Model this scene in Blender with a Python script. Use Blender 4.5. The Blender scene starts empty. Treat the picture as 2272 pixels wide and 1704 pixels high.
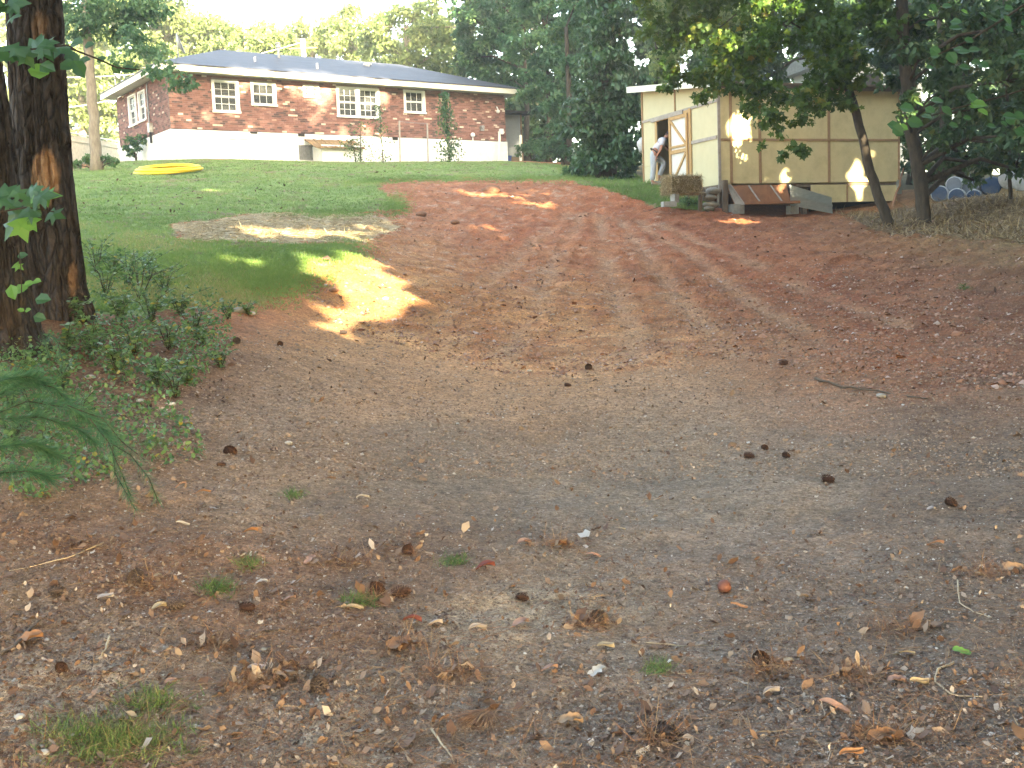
import bpy, math, random
import numpy as np
from mathutils import Vector, Matrix

# ------------------------------------------------------------------ camera, world, sun, exposure
SC = bpy.context.scene
COL = SC.collection
R = math.radians
PITCH, ROLL, CAMZ = R(6.35), R(2.25), 1.6
cam_data = bpy.data.cameras.new('camera'); cam_data.sensor_width = 36; cam_data.lens = 36 * 2400 / 2272
cam_data.clip_start = 0.05; cam_data.clip_end = 3000
cam = bpy.data.objects.new('camera', cam_data); COL.objects.link(cam); SC.camera = cam
fwd = Vector((0, math.cos(PITCH), -math.sin(PITCH))); up0 = Vector((0, math.sin(PITCH), math.cos(PITCH))); x0 = Vector((1, 0, 0))
right = x0 * math.cos(ROLL) - up0 * math.sin(ROLL); up = up0 * math.cos(ROLL) + x0 * math.sin(ROLL)
m = Matrix((right, up, -fwd)).transposed().to_4x4(); m.translation = (0, 0, CAMZ); cam.matrix_world = m
SUN_EL, SUN_AZ = R(20), R(31)          # sun low behind the viewer, to the right
sun_dir = Vector((math.sin(SUN_AZ) * math.cos(SUN_EL), -math.cos(SUN_AZ) * math.cos(SUN_EL), math.sin(SUN_EL)))
w = bpy.data.worlds.new('World'); SC.world = w; w.use_nodes = True
nt = w.node_tree; nt.nodes.clear()
sky = nt.nodes.new('ShaderNodeTexSky'); sky.sky_type = 'NISHITA'; sky.sun_disc = False
sky.sun_elevation = SUN_EL; sky.sun_rotation = math.pi - SUN_AZ; sky.dust_density = 3.0; sky.air_density = 1.0; sky.ozone_density = 0.6
bg = nt.nodes.new('ShaderNodeBackground'); bg.inputs['Strength'].default_value = 0.15
wo = nt.nodes.new('ShaderNodeOutputWorld')
nt.links.new(sky.outputs[0], bg.inputs[0]); nt.links.new(bg.outputs[0], wo.inputs[0])
sd = bpy.data.lights.new('sun', 'SUN'); sd.energy = 5.0; sd.angle = R(0.53); sd.color = (1.0, 0.9, 0.72)
sun = bpy.data.objects.new('sun', sd); COL.objects.link(sun)
sun.rotation_euler = sun_dir.to_track_quat('Z', 'Y').to_euler(); sun.location = (20, -30, 40)
SC.view_settings.view_transform = 'Standard'; SC.view_settings.look = 'None'; SC.view_settings.gamma = 1
SC.view_settings.use_curve_mapping = False
SC.view_settings.exposure = 3.45
SC.view_settings.use_white_balance = True; SC.view_settings.white_balance_temperature = 7700; SC.view_settings.white_balance_tint = 5
SC.cycles.use_denoising = True
SC.cycles.max_bounces = 6; SC.cycles.transparent_max_bounces = 8; SC.cycles.diffuse_bounces = 3

rng = np.random.default_rng(7); random.seed(7)
RT, UP, FW = np.array(right), np.array(up), np.array(fwd)

# ------------------------------------------------------------------ picking places: ray through a photo position (2272 x 1704) at a distance north
def ray(px, py):
    px = np.asarray(px, float); py = np.asarray(py, float)
    a = (px - 1136) / 2400; b = (852 - py) / 2400
    return RT * a[..., None] + UP * b[..., None] + FW
def P(px, py, Y):
    d = ray(px, py); Y = np.asarray(Y, float)
    return d * (Y / d[..., 1])[..., None] + np.array([0, 0, CAMZ])
def proj(p):
    q = np.asarray(p, float) - np.array([0, 0, CAMZ])
    f = q @ FW; f = np.where(f < .05, .05, f)
    return 1136 + 2400 * (q @ RT) / f, 852 - 2400 * (q @ UP) / f

# ------------------------------------------------------------------ noise
def _h(ix, iy, s):
    n = (ix.astype(np.int64) * 374761393 + iy.astype(np.int64) * 668265263 + s * 974634777) & 0x7fffffff
    n = ((n ^ (n >> 13)) * 1274126177) & 0x7fffffff
    return ((n ^ (n >> 16)) & 0xffff) / 65535.0
def vn(x, y, s=0):
    x = np.asarray(x, float); y = np.asarray(y, float)
    ix = np.floor(x); iy = np.floor(y); fx = x - ix; fy = y - iy
    fx = fx * fx * (3 - 2 * fx); fy = fy * fy * (3 - 2 * fy)
    a = _h(ix, iy, s); b = _h(ix + 1, iy, s); c = _h(ix, iy + 1, s); d = _h(ix + 1, iy + 1, s)
    return (a * (1 - fx) + b * fx) * (1 - fy) + (c * (1 - fx) + d * fx) * fy
def fbm(x, y, o=3, s=0):
    t = 0; a = .5; n = 0
    for i in range(o):
        t = t + a * vn(x * 2 ** i + i * 17.3, y * 2 ** i - i * 9.1, s + i); n += a; a *= .5
    return t / n

# ------------------------------------------------------------------ terrain heights
ctrl = [(1136, 900, 10), (1136, 750, 14), (1136, 600, 19.5), (1136, 500, 26), (1136, 400, 35), (1100, 358, 50.5),
        (400, 354, 42.5), (370, 382, 36), (257, 364, 48), (700, 480, 25), (400, 480, 22), (500, 600, 15), (790, 565, 17), (800, 705, 14.3),
        (300, 700, 11), (300, 850, 8.3), (200, 1000, 6.5), (300, 1150, 5.3), (0, 1400, 4.2), (40, 785, 8.6), (120, 690, 10),
        (750, 360, 46), (1650, 482, 28.6), (1850, 484, 28.6), (1750, 500, 26), (1700, 478, 30), (1900, 480, 30), (1960, 505, 24.2), (2040, 492, 24), (1450, 412, 31.8), (1520, 445, 30), (1300, 400, 35),
        (2200, 470, 24), (2200, 560, 18), (1800, 640, 17.5), (1500, 600, 19.5), (2100, 850, 10.5), (1700, 850, 11), (1500, 750, 13.5),
        (1300, 680, 16), (2250, 700, 13.5), (900, 600, 17.5), (950, 820, 11.8), (700, 900, 9), (600, 760, 11), (880, 450, 28), (1000, 430, 30.5),
        (1300, 450, 29.5), (1990, 440, 32), (2150, 440, 27), (1230, 372, 43), (200, 372, 40), (160, 420, 30), (160, 520, 18)]
cp = [P(*c) for c in ctrl]
for (x, y, z) in [(0, 3.2, 0), (-2.5, 3, 0.05), (2.5, 3, -.02), (0, 5, 0), (1.5, 5.5, 0), (3, 6.5, .02), (0, 7.2, .06), (-8, 3, .5), (8, 4, .0), (0, -6, 0), (-20, -10, 0), (20, -10, 0), (0, -40, -1),
                  (-45, 20, 2.5), (45, 20, 2.0), (-45, 60, 6), (45, 60, 4.5), (0, 75, 7), (-30, 75, 7), (30, 75, 5.5), (-40, 110, 7), (40, 110, 7), (0, 110, 7.5), (-60, -40, 0), (60, -40, 0),
                  (-14, 50, 6.5), (-6, 56, 6.7), (18, 33, 3.3), (-22, 36, 5)]:
    cp.append(np.array([x, y, z], float))
cp = np.array(cp)
def _tps(r2): return np.where(r2 > 1e-9, .5 * r2 * np.log(np.maximum(r2, 1e-12)), 0)
_n = len(cp); _A = np.zeros((_n + 3, _n + 3)); _d2 = ((cp[:, None, :2] - cp[None, :, :2]) ** 2).sum(-1)
_A[:_n, :_n] = _tps(_d2) + np.eye(_n) * .6; _A[:_n, _n] = 1; _A[:_n, _n + 1:] = cp[:, :2]; _A[_n:, :_n] = _A[:_n, _n:].T
_w = np.linalg.solve(_A, np.concatenate([cp[:, 2], np.zeros(3)]))
GX = np.arange(-60, 60.01, .4); GY = np.arange(-40, 110.01, .4)
_gx, _gy = np.meshgrid(GX, GY)
GZ = np.zeros_like(_gx)
for i in range(_n): GZ += _w[i] * _tps((_gx - cp[i, 0]) ** 2 + (_gy - cp[i, 1]) ** 2)
GZ += _w[_n] + _w[_n + 1] * _gx + _w[_n + 2] * _gy
def gz(x, y):
    fx = np.clip((np.asarray(x, float) + 60) / .4, 0, len(GX) - 1.001); fy = np.clip((np.asarray(y, float) + 40) / .4, 0, len(GY) - 1.001)
    ix = fx.astype(int); iy = fy.astype(int); a = fx - ix; b = fy - iy
    return (GZ[iy, ix] * (1 - a) + GZ[iy, ix + 1] * a) * (1 - b) + (GZ[iy + 1, ix] * (1 - a) + GZ[iy + 1, ix + 1] * a) * b

def inpoly(x, y, poly):
    c = np.zeros(np.shape(x), bool); n = len(poly)
    for i in range(n):
        x1, y1 = poly[i]; x2, y2 = poly[(i + 1) % n]
        if y1 == y2: continue
        t = ((y1 > y) != (y2 > y)) & (x < (x2 - x1) * (y - y1) / (y2 - y1) + x1); c ^= t
    return c
LAWN = [(120, 385), (250, 362), (300, 352), (1110, 356), (1240, 364), (1290, 385), (1300, 402), (1180, 399), (1080, 394), (990, 400), (860, 396), (843, 420), (888, 452), (870, 466), (700, 478),
        (620, 470), (380, 498), (385, 530), (560, 540), (770, 545), (742, 578), (650, 606), (600, 632), (480, 652), (400, 690), (180, 690), (130, 500)]
STRAW = [(390, 500), (600, 474), (830, 478), (890, 508), (800, 540), (560, 536), (400, 530)]
KNOLL = [(1230, 366), (1400, 385), (1440, 405), (1560, 430), (1580, 468), (1470, 462), (1400, 440), (1330, 418), (1260, 402)]
CLAY = [(850, 398), (1000, 400), (1300, 402), (1400, 440), (1560, 470), (2400, 500), (2400, 900), (2050, 880), (1800, 835), (1600, 790), (1300, 835), (1120, 830), (800, 745), (690, 690), (670, 600), (760, 560), (880, 500), (700, 480), (870, 465)]
HAYR = [(1850, 470), (1960, 470), (2060, 455), (2150, 430), (2300, 440), (2300, 545), (2150, 530), (1950, 515)]
ruts = [[(1290, 470), (1240, 560), (1190, 680), (1110, 790)], [(1330, 480), (1350, 600), (1390, 720), (1400, 800)], [(1380, 490), (1460, 600), (1560, 720), (1640, 790)],
        [(1420, 490), (1540, 570), (1680, 680), (1840, 770)], [(1470, 500), (1640, 570), (1800, 650), (2000, 720)], [(1260, 470), (1180, 540), (1060, 640), (950, 720)]]
def pick(px, py):
    """where the ground is seen at a photo position"""
    px = np.atleast_1d(np.asarray(px, float)); py = np.atleast_1d(np.asarray(py, float))
    d = ray(px, py); d = d / d[:, 1:2]
    Y = np.full(len(px), 2.0); done = np.zeros(len(px), bool); out = np.full(len(px), 60.)
    while True:
        if Y[0] > 62: break
        z = CAMZ + d[:, 2] * Y; g = gz(d[:, 0] * Y, Y)
        hit = (~done) & (z <= g); out[hit] = Y[hit]; done |= hit
        Y = Y * 1.006 + .004
    for k in range(4):
        z = CAMZ + d[:, 2] * out; g = gz(d[:, 0] * out, out); g2 = gz(d[:, 0] * (out + .05), out + .05)
        f = z - g; fp = d[:, 2] - (g2 - g) / .05; out = np.where(done, out - np.clip(f / np.where(abs(fp) < .02, -.02, fp), -.3, .3), out)
    return np.stack([d[:, 0] * out, out, gz(d[:, 0] * out, out)], -1), done
rutw = []
for r_ in ruts:
    q = pick([a for a, b in r_], [b for a, b in r_])[0]
    q = np.concatenate([q[i] + (q[i + 1] - q[i]) * np.linspace(0, 1, 12, endpoint=False)[:, None] for i in range(len(q) - 1)] + [q[-1:]])
    rutw.append(q)
def rutdist(x, y):
    d = np.full(np.shape(x), 9.)
    for q in rutw:
        for i in range(len(q) - 1):
            ax, ay = q[i, :2]; bx, by = q[i + 1, :2]; L2 = (bx - ax) ** 2 + (by - ay) ** 2
            t = np.clip(((x - ax) * (bx - ax) + (y - ay) * (by - ay)) / L2, 0, 1)
            d = np.minimum(d, np.hypot(x - ax - t * (bx - ax), y - ay - t * (by - ay)))
    return d
def detail(x, y):
    x = np.asarray(x, float); y = np.asarray(y, float)
    px, py = proj(np.stack([x, y, gz(x, y)], -1))
    clay = inpoly(px, py, CLAY) * 1.0
    d = (fbm(x * 1.1, y * 1.1, 2, 3) - .5) * .07 + (fbm(x * 4, y * 4, 3, 9) - .5) * .04 + (fbm(x * 13, y * 13, 2, 21) - .5) * .016
    cl = fbm(x * 2.6, y * 2.6, 3, 33)
    far = np.clip((y - 9) / 12, 0, 1)
    d = d + clay * far * (np.maximum(cl - .55, 0) * .22 + (fbm(x * 5, y * 5, 3, 44) - .5) * .1 + (fbm(x * 14, y * 14, 2, 45) - .5) * .055)
    near = (y > 6) & (y < 32)
    if np.any(near):
        rd = np.full(np.shape(x), 9.); rd[near] = rutdist(x[near], y[near])
        d = d - .026 * np.exp(-(rd / .15) ** 2) + .01 * np.exp(-((rd - .3) / .1) ** 2)
    return d
def ground(x, y): return gz(x, y) + detail(x, y)
def G(px, py):
    p, ok = pick([px], [py]); p = p[0]; p[2] = float(ground(p[:1], p[1:2])[0]); return Vector(p)

# ------------------------------------------------------------------ mesh helpers
class MB:
    """collects solids, builds one mesh object"""
    def __init__(s): s.v = []; s.f = []
    def add(s, vs, fs):
        o = len(s.v); s.v += [tuple(v) for v in vs]; s.f += [tuple(i + o for i in f) for f in fs]; return s
    def box(s, x0, x1, y0, y1, z0, z1, M=None):
        vs = [Vector(p) for p in ((x0, y0, z0), (x1, y0, z0), (x1, y1, z0), (x0, y1, z0), (x0, y0, z1), (x1, y0, z1), (x1, y1, z1), (x0, y1, z1))]
        if M: vs = [M @ v for v in vs]
        return s.add(vs, [(0, 3, 2, 1), (4, 5, 6, 7), (0, 1, 5, 4), (1, 2, 6, 5), (2, 3, 7, 6), (3, 0, 4, 7)])
    def bar(s, a, b, w, h=None, upv=(0, 0, 1)):
        a = Vector(a); b = Vector(b); h = h or w; d = (b - a); L = d.length; d.normalize()
        u = Vector(upv); x = d.cross(u)
        if x.length < 1e-3: x = d.cross(Vector((0, 1, 0)))
        x.normalize(); y = x.cross(d)
        vs = []
        for e in (a, b):
            for sx, sy in ((-1, -1), (1, -1), (1, 1), (-1, 1)): vs.append(e + x * sx * w / 2 + y * sy * h / 2)
        return s.add(vs, [(3, 2, 1, 0), (4, 5, 6, 7), (0, 1, 5, 4), (1, 2, 6, 5), (2, 3, 7, 6), (3, 0, 4, 7)])
    def tube(s, pts, rad, n=8, cap=True, wob=0, closed=False):
        pts = [Vector(p) for p in pts]; k = len(pts)
        if not hasattr(rad, '__len__'): rad = [rad] * k
        vs = []; px = None
        for i, p in enumerate(pts):
            t = (pts[(i + 1) % k] - pts[i - 1]) if closed else (pts[min(i + 1, k - 1)] - pts[max(i - 1, 0)])
            t.normalize()
            if px is None: x = t.cross(Vector((0, 0, 1))); x = x if x.length > .05 else t.cross(Vector((0, 1, 0)))
            else: x = px - t * px.dot(t)
            x.normalize(); px = x; y = t.cross(x)
            for j in range(n):
                a = 2 * math.pi * j / n; r = rad[i] * (1 + wob * (random.random() - .5))
                vs.append(p + x * math.cos(a) * r + y * math.sin(a) * r)
        fs = []
        for i in range(k if closed else k - 1):
            i2 = (i + 1) % k
            for j in range(n): fs.append((i * n + j, i * n + (j + 1) % n, i2 * n + (j + 1) % n, i2 * n + j))
        if cap and not closed: fs += [tuple(range(n - 1, -1, -1)), tuple(range((k - 1) * n, k * n))]
        return s.add(vs, fs)
    def blob(s, c, r, nu=8, nv=5, j=.12, sc=(1, 1, 1), M=None):
        c = Vector(c); vs = [];
        for i in range(nv + 1):
            th = math.pi * i / nv
            for k in range(nu):
                ph = 2 * math.pi * k / nu; q = 1 + j * (random.random() - .5) * 2
                v = Vector((math.sin(th) * math.cos(ph) * sc[0], math.sin(th) * math.sin(ph) * sc[1], math.cos(th) * sc[2])) * r * q
                if i in (0, nv): v = Vector((0, 0, math.cos(th) * sc[2] * r))
                vs.append(c + (M @ v if M else v))
        fs = [(i * nu + k, (i + 1) * nu + k, (i + 1) * nu + (k + 1) % nu, i * nu + (k + 1) % nu) for i in range(nv) for k in range(nu)]
        return s.add(vs, fs)
    def build(s, name, mat, parent=None, smooth=False, loc=None):
        me = bpy.data.meshes.new(name); me.from_pydata(s.v, [], s.f); me.validate(); me.update()
        if smooth:
            me.polygons.foreach_set('use_smooth', [True] * len(me.polygons))
        me.materials.append(mat); o = bpy.data.objects.new(name, me); COL.objects.link(o)
        if parent: o.parent = parent
        if loc: o.location = loc
        return o
def tag(o, label=None, cat=None, group=None, kind=None):
    if label: o['label'] = label
    if cat: o['category'] = cat
    if group: o['group'] = group
    if kind: o['kind'] = kind
    return o
def empty(name, loc, rz=0, label=None, cat=None, group=None):
    o = bpy.data.objects.new(name, None); COL.objects.link(o); o.location = loc; o.rotation_euler = (0, 0, rz); o.empty_display_size = .2
    return tag(o, label, cat, group)
def npmesh(name, V, F, mat, parent=None, k=3, attr=None, loc=None, smooth=False):
    me = bpy.data.meshes.new(name); V = np.asarray(V, np.float32); F = np.asarray(F, np.int32)
    if loc is not None: V = V - np.asarray(loc, np.float32)
    me.vertices.add(len(V)); me.vertices.foreach_set('co', V.ravel())
    me.loops.add(F.size); me.loops.foreach_set('vertex_index', F.ravel())
    me.polygons.add(len(F)); me.polygons.foreach_set('loop_start', np.arange(0, F.size, F.shape[1], dtype=np.int32))
    if smooth: me.polygons.foreach_set('use_smooth', np.ones(len(F), bool))
    me.update(calc_edges=True)
    if attr:
        for nm, (tp, arr) in attr.items():
            a = me.attributes.new(nm, tp, 'POINT'); a.data.foreach_set('color' if 'COLOR' in tp else 'value', np.asarray(arr, np.float32).ravel())
    me.materials.append(mat); o = bpy.data.objects.new(name, me); COL.objects.link(o)
    if parent: o.parent = parent
    if loc is not None and parent is None: o.location = [float(v) for v in loc]
    return o
TM = {
 'rhomb': (np.array([(0, 0, 0), (.5, .28, .1), (1, 0, -.06), (.5, -.28, .1)]), [(0, 2, 1), (0, 3, 2)]),
 'oval': (np.array([(0, 0, 0), (.3, .27, .07), (.7, .22, .05), (1, 0, -.08), (.7, -.22, .05), (.3, -.27, .07)]), [(0, 3, 2), (0, 2, 1), (0, 4, 3), (0, 5, 4)]),
 'maple': (np.array([(.35, 0, .05), (0, 0, 0), (.05, .42, -.05), (.3, .22, 0), (.55, .5, -.08), (.6, .2, 0), (1, 0, -.12), (.6, -.2, 0), (.55, -.5, -.08), (.3, -.22, 0), (.05, -.42, -.05)]),
           [(0, i, i + 1) for i in range(1, 10)] + [(0, 10, 1)]),
 'chip': (np.array([(0, 0, .08), (.22, .17, .0), (.55, .26, .1), (.8, .08, .02), (1, -.04, .14), (.62, -.2, .12), (.3, -.12, .0)]), [(0, 6, 1), (1, 6, 5), (1, 5, 2), (2, 5, 3), (3, 5, 4)]),
 'blade': (np.array([(0, -.04, 0), (0, .04, 0), (1, 0, 0)]), [(0, 1, 2)]),
 'curve': (np.array([(0, -.012, 0), (0, .012, 0), (.5, .012, .04), (.5, -.012, .04), (1, 0, 0)]), [(0, 1, 2), (0, 2, 3), (3, 2, 4)]),
}
def frames(axis, nrm):
    a = axis / np.maximum(np.linalg.norm(axis, axis=1, keepdims=True), 1e-9)
    b = np.cross(nrm, a); b /= np.maximum(np.linalg.norm(b, axis=1, keepdims=True), 1e-9)
    return a, b, np.cross(a, b)
def scatter(tm, C, axis, nrm, size, width=1.0):
    T, F = TM[tm]; a, b, n = frames(axis, nrm); size = np.broadcast_to(size, (len(C),))
    V = C[:, None, :] + size[:, None, None] * (T[None, :, 0:1] * a[:, None] + T[None, :, 1:2] * b[:, None] * width + T[None, :, 2:3] * n[:, None])
    F = np.array(F)[None] + (np.arange(len(C)) * len(T))[:, None, None]
    return V.reshape(-1, 3), F.reshape(-1, 3), len(T)
def leafobj(name, tm, C, axis, nrm, size, mat, parent=None, rnd=None, width=1.0, loc=None):
    V, F, k = scatter(tm, C, axis, nrm, size, width)
    rnd = rng.random(len(C)) if rnd is None else rnd
    return npmesh(name, V, F, mat, parent, attr={'rnd': ('FLOAT', np.repeat(rnd, k))}, loc=loc)
def rdir(n, zb=0.0):
    v = rng.normal(size=(n, 3)); v[:, 2] += zb; return v / np.linalg.norm(v, axis=1, keepdims=True)

# ------------------------------------------------------------------ materials
MATS = {}
class NT:
    def __init__(s, name):
        s.m = bpy.data.materials.new(name); s.m.use_nodes = True; s.t = s.m.node_tree; s.b = s.t.nodes['Principled BSDF']; s.o = s.t.nodes['Material Output']
    def n(s, tp, **kw):
        nd = s.t.nodes.new(tp)
        for k, v in kw.items():
            if k.startswith('i_'):
                key = k[2:]; key = int(key) if key.isdigit() else key.replace('_', ' ')
                nd.inputs[key].default_value = v
            else: setattr(nd, k, v)
        return nd
    def l(s, a, b): s.t.links.new(a, b)
    def noise(s, scale, det=4, rough=.6, co=None, vec=None):
        nd = s.n('ShaderNodeTexNoise'); nd.inputs['Scale'].default_value = scale; nd.inputs['Detail'].default_value = det; nd.inputs['Roughness'].default_value = rough
        if co is not None:
            if vec: mp = s.n('ShaderNodeMapping'); mp.inputs['Scale'].default_value = vec; s.l(co, mp.inputs[0]); co = mp.outputs[0]
            s.l(co, nd.inputs['Vector'])
        return nd.outputs['Fac']
    def ramp(s, fac, stops):
        nd = s.n('ShaderNodeValToRGB'); cr = nd.color_ramp
        while len(cr.elements) < len(stops): cr.elements.new(.5)
        for e, (p, c) in zip(cr.elements, stops): e.position = p; e.color = (*c, 1) if len(c) == 3 else c
        s.l(fac, nd.inputs[0]); return nd.outputs[0]
    def mix(s, fac, a, b, mode='MIX'):
        nd = s.n('ShaderNodeMix', data_type='RGBA', blend_type=mode)
        for sock, v in ((nd.inputs[0], fac), (nd.inputs[6], a), (nd.inputs[7], b)):
            if isinstance(v, (int, float)): sock.default_value = v
            elif isinstance(v, tuple): sock.default_value = (*v, 1)
            else: s.l(v, sock)
        return nd.outputs[2]
    def bump(s, h, st=.5, dist=.02):
        nd = s.n('ShaderNodeBump'); nd.inputs['Strength'].default_value = st; nd.inputs['Distance'].default_value = dist
        s.l(h, nd.inputs['Height']); s.l(nd.outputs[0], s.b.inputs['Normal']); return nd
def co_obj(t): return t.n('ShaderNodeTexCoord').outputs['Object']
def simple(name, c, c2=None, scale=8, rough=.8, bump=.2, dist=.01, vec=None, metal=0, spec=.3, dirt=None):
    if name in MATS: return MATS[name]
    t = NT(name); co = co_obj(t); c2 = c2 or tuple(v * .7 for v in c)
    f = t.noise(scale, 5, .65, co, vec); col = t.ramp(f, [(.3, c2), (.7, c)])
    if dirt:
        f2 = t.noise(2.0, 4, .7, co); col = t.mix(t.ramp(f2, [(.45, (0, 0, 0)), (.75, (1, 1, 1))]), col, dirt)
    t.l(col, t.b.inputs['Base Color']); t.b.inputs['Roughness'].default_value = rough; t.b.inputs['Metallic'].default_value = metal
    t.b.inputs['Specular IOR Level'].default_value = spec
    if bump: t.bump(t.noise(scale * 4, 4, .7, co, vec), bump, dist)
    MATS[name] = t.m; return t.m
def leafmat(name, stops, trans=.35, rough=.5, spec=.35):
    t = NT(name); at = t.n('ShaderNodeAttribute', attribute_name='rnd')
    col = t.ramp(at.outputs['Fac'], stops)
    t.l(col, t.b.inputs['Base Color']); t.b.inputs['Roughness'].default_value = rough; t.b.inputs['Specular IOR Level'].default_value = spec
    tr = t.n('ShaderNodeBsdfTranslucent'); hs = t.n('ShaderNodeHueSaturation'); hs.inputs['Value'].default_value = 1.25; hs.inputs['Hue'].default_value = .485
    t.l(col, hs.inputs['Color']); t.l(hs.outputs[0], tr.inputs[0])
    mx = t.n('ShaderNodeMixShader'); mx.inputs[0].default_value = trans
    t.l(t.b.outputs[0], mx.inputs[1]); t.l(tr.outputs[0], mx.inputs[2]); t.l(mx.outputs[0], t.o.inputs[0])
    return t.m
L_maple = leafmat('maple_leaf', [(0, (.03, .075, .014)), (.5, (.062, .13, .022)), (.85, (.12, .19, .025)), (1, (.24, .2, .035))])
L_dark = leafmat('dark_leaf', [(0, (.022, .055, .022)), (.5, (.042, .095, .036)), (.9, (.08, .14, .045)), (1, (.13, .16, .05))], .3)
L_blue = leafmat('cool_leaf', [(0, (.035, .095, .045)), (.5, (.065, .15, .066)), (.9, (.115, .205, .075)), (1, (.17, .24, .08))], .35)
L_light = leafmat('pale_leaf', [(0, (.09, .15, .05)), (.4, (.2, .27, .1)), (.9, (.3, .36, .14)), (1, (.34, .36, .18))], .5)  # leaf colour lightened to paint in the sun glare on far trees
L_ivy = leafmat('ivy_leaf', [(0, (.024, .06, .025)), (.5, (.042, .11, .04)), (.9, (.075, .16, .05)), (1, (.18, .1, .06))], .25, .35, .5)
L_weed = leafmat('weed_leaf', [(0, (.055, .13, .045)), (.5, (.1, .2, .07)), (.95, (.16, .26, .09)), (1, (.4, .3, .04))], .35, .35, .45)
L_needle = leafmat('pine_needle_green', [(0, (.035, .11, .055)), (1, (.075, .19, .085))], .35)
L_grass = leafmat('grass_blade', [(0, (.11, .19, .05)), (.5, (.16, .27, .07)), (.85, (.2, .3, .08)), (1, (.33, .31, .13))], .3)
L_tuft = leafmat('tuft_blade', [(0, (.04, .09, .03)), (.5, (.075, .15, .045)), (.8, (.13, .2, .06)), (1, (.3, .24, .12))], .25)
L_straw = leafmat('straw', [(0, (.2, .15, .07)), (.5, (.44, .35, .2)), (1, (.6, .51, .32))], .2, .6)
L_hay = leafmat('old_hay', [(0, (.12, .08, .04)), (.5, (.25, .18, .085)), (1, (.4, .3, .16))], .2, .6)  # straw tone darkened, the shade under the trees put into colour
L_litter = leafmat('litter', [(0, (.08, .045, .033)), (.3, (.14, .08, .055)), (.6, (.2, .125, .085)), (.85, (.27, .2, .15)), (.97, (.36, .3, .25)), (1, (.5, .46, .42))], .1, .7)
L_redn = leafmat('fallen_needle', [(0, (.12, .06, .035)), (.6, (.25, .12, .06)), (1, (.38, .25, .13))], .05, .7)
L_peb = leafmat('pebble', [(0, (.11, .08, .065)), (.6, (.2, .15, .12)), (.93, (.32, .27, .23)), (1, (.55, .52, .48))], 0, .8)
L_grit = leafmat('grit', [(0, (.15, .095, .065)), (.6, (.27, .175, .115)), (.95, (.38, .27, .19)), (1, (.52, .46, .4))], 0, .9)
L_clod = leafmat('clay_clod', [(0, (.2, .1, .065)), (.6, (.3, .15, .095)), (.9, (.36, .2, .14)), (1, (.45, .36, .33))], 0, .9)
M_bark = simple('bark', (.16, .115, .085), (.05, .035, .027), 14, .95, 1, .03, (1, 1, .25))
M_barkd = simple('dark_bark', (.09, .07, .05), (.03, .024, .018), 14, .95, 1, .02, (1, 1, .3))
M_barkl = simple('pale_bark', (.3, .26, .2), (.16, .13, .1), 12, .9, .6, .02, (1, 1, .3))

# ------------------------------------------------------------------ ground sheet
ys = np.concatenate([np.linspace(-60, 2.1, 26)[:-1], 2.1 * np.exp(np.linspace(0, math.log(60 / 2.1), 560)), np.geomspace(62, 220, 16)])
cs = np.concatenate([-np.geomspace(.62, 14, 26)[::-1], np.linspace(-.6, .6, 470), np.geomspace(.62, 14, 26)])
yy, cc = np.meshgrid(ys, cs, indexing='ij'); xx = cc * (np.maximum(yy, 2.0) + np.clip(2.0 - yy, 0, 3))
zz = gz(xx, yy); infr = (yy > 1.9) & (yy < 62) & (np.abs(cc) < .75)
dd = np.zeros_like(zz); dd[infr] = detail(xx[infr], yy[infr]); zz = zz + dd
gpx, gpy = proj(np.stack([xx, yy, gz(xx, yy)], -1)); behind = yy < 1.5
gpx[behind] = 1136; gpy[behind] = 1700
wx = gpx + (fbm(xx * 1.4, yy * 1.4, 3, 5) - .5) * np.clip(4500 / np.maximum(yy, 3), 60, 600) * .45
wy = gpy + (fbm(xx * 1.4, yy * 1.4, 3, 6) - .5) * np.clip(1500 / np.maximum(yy, 3), 20, 260) * .5
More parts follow.
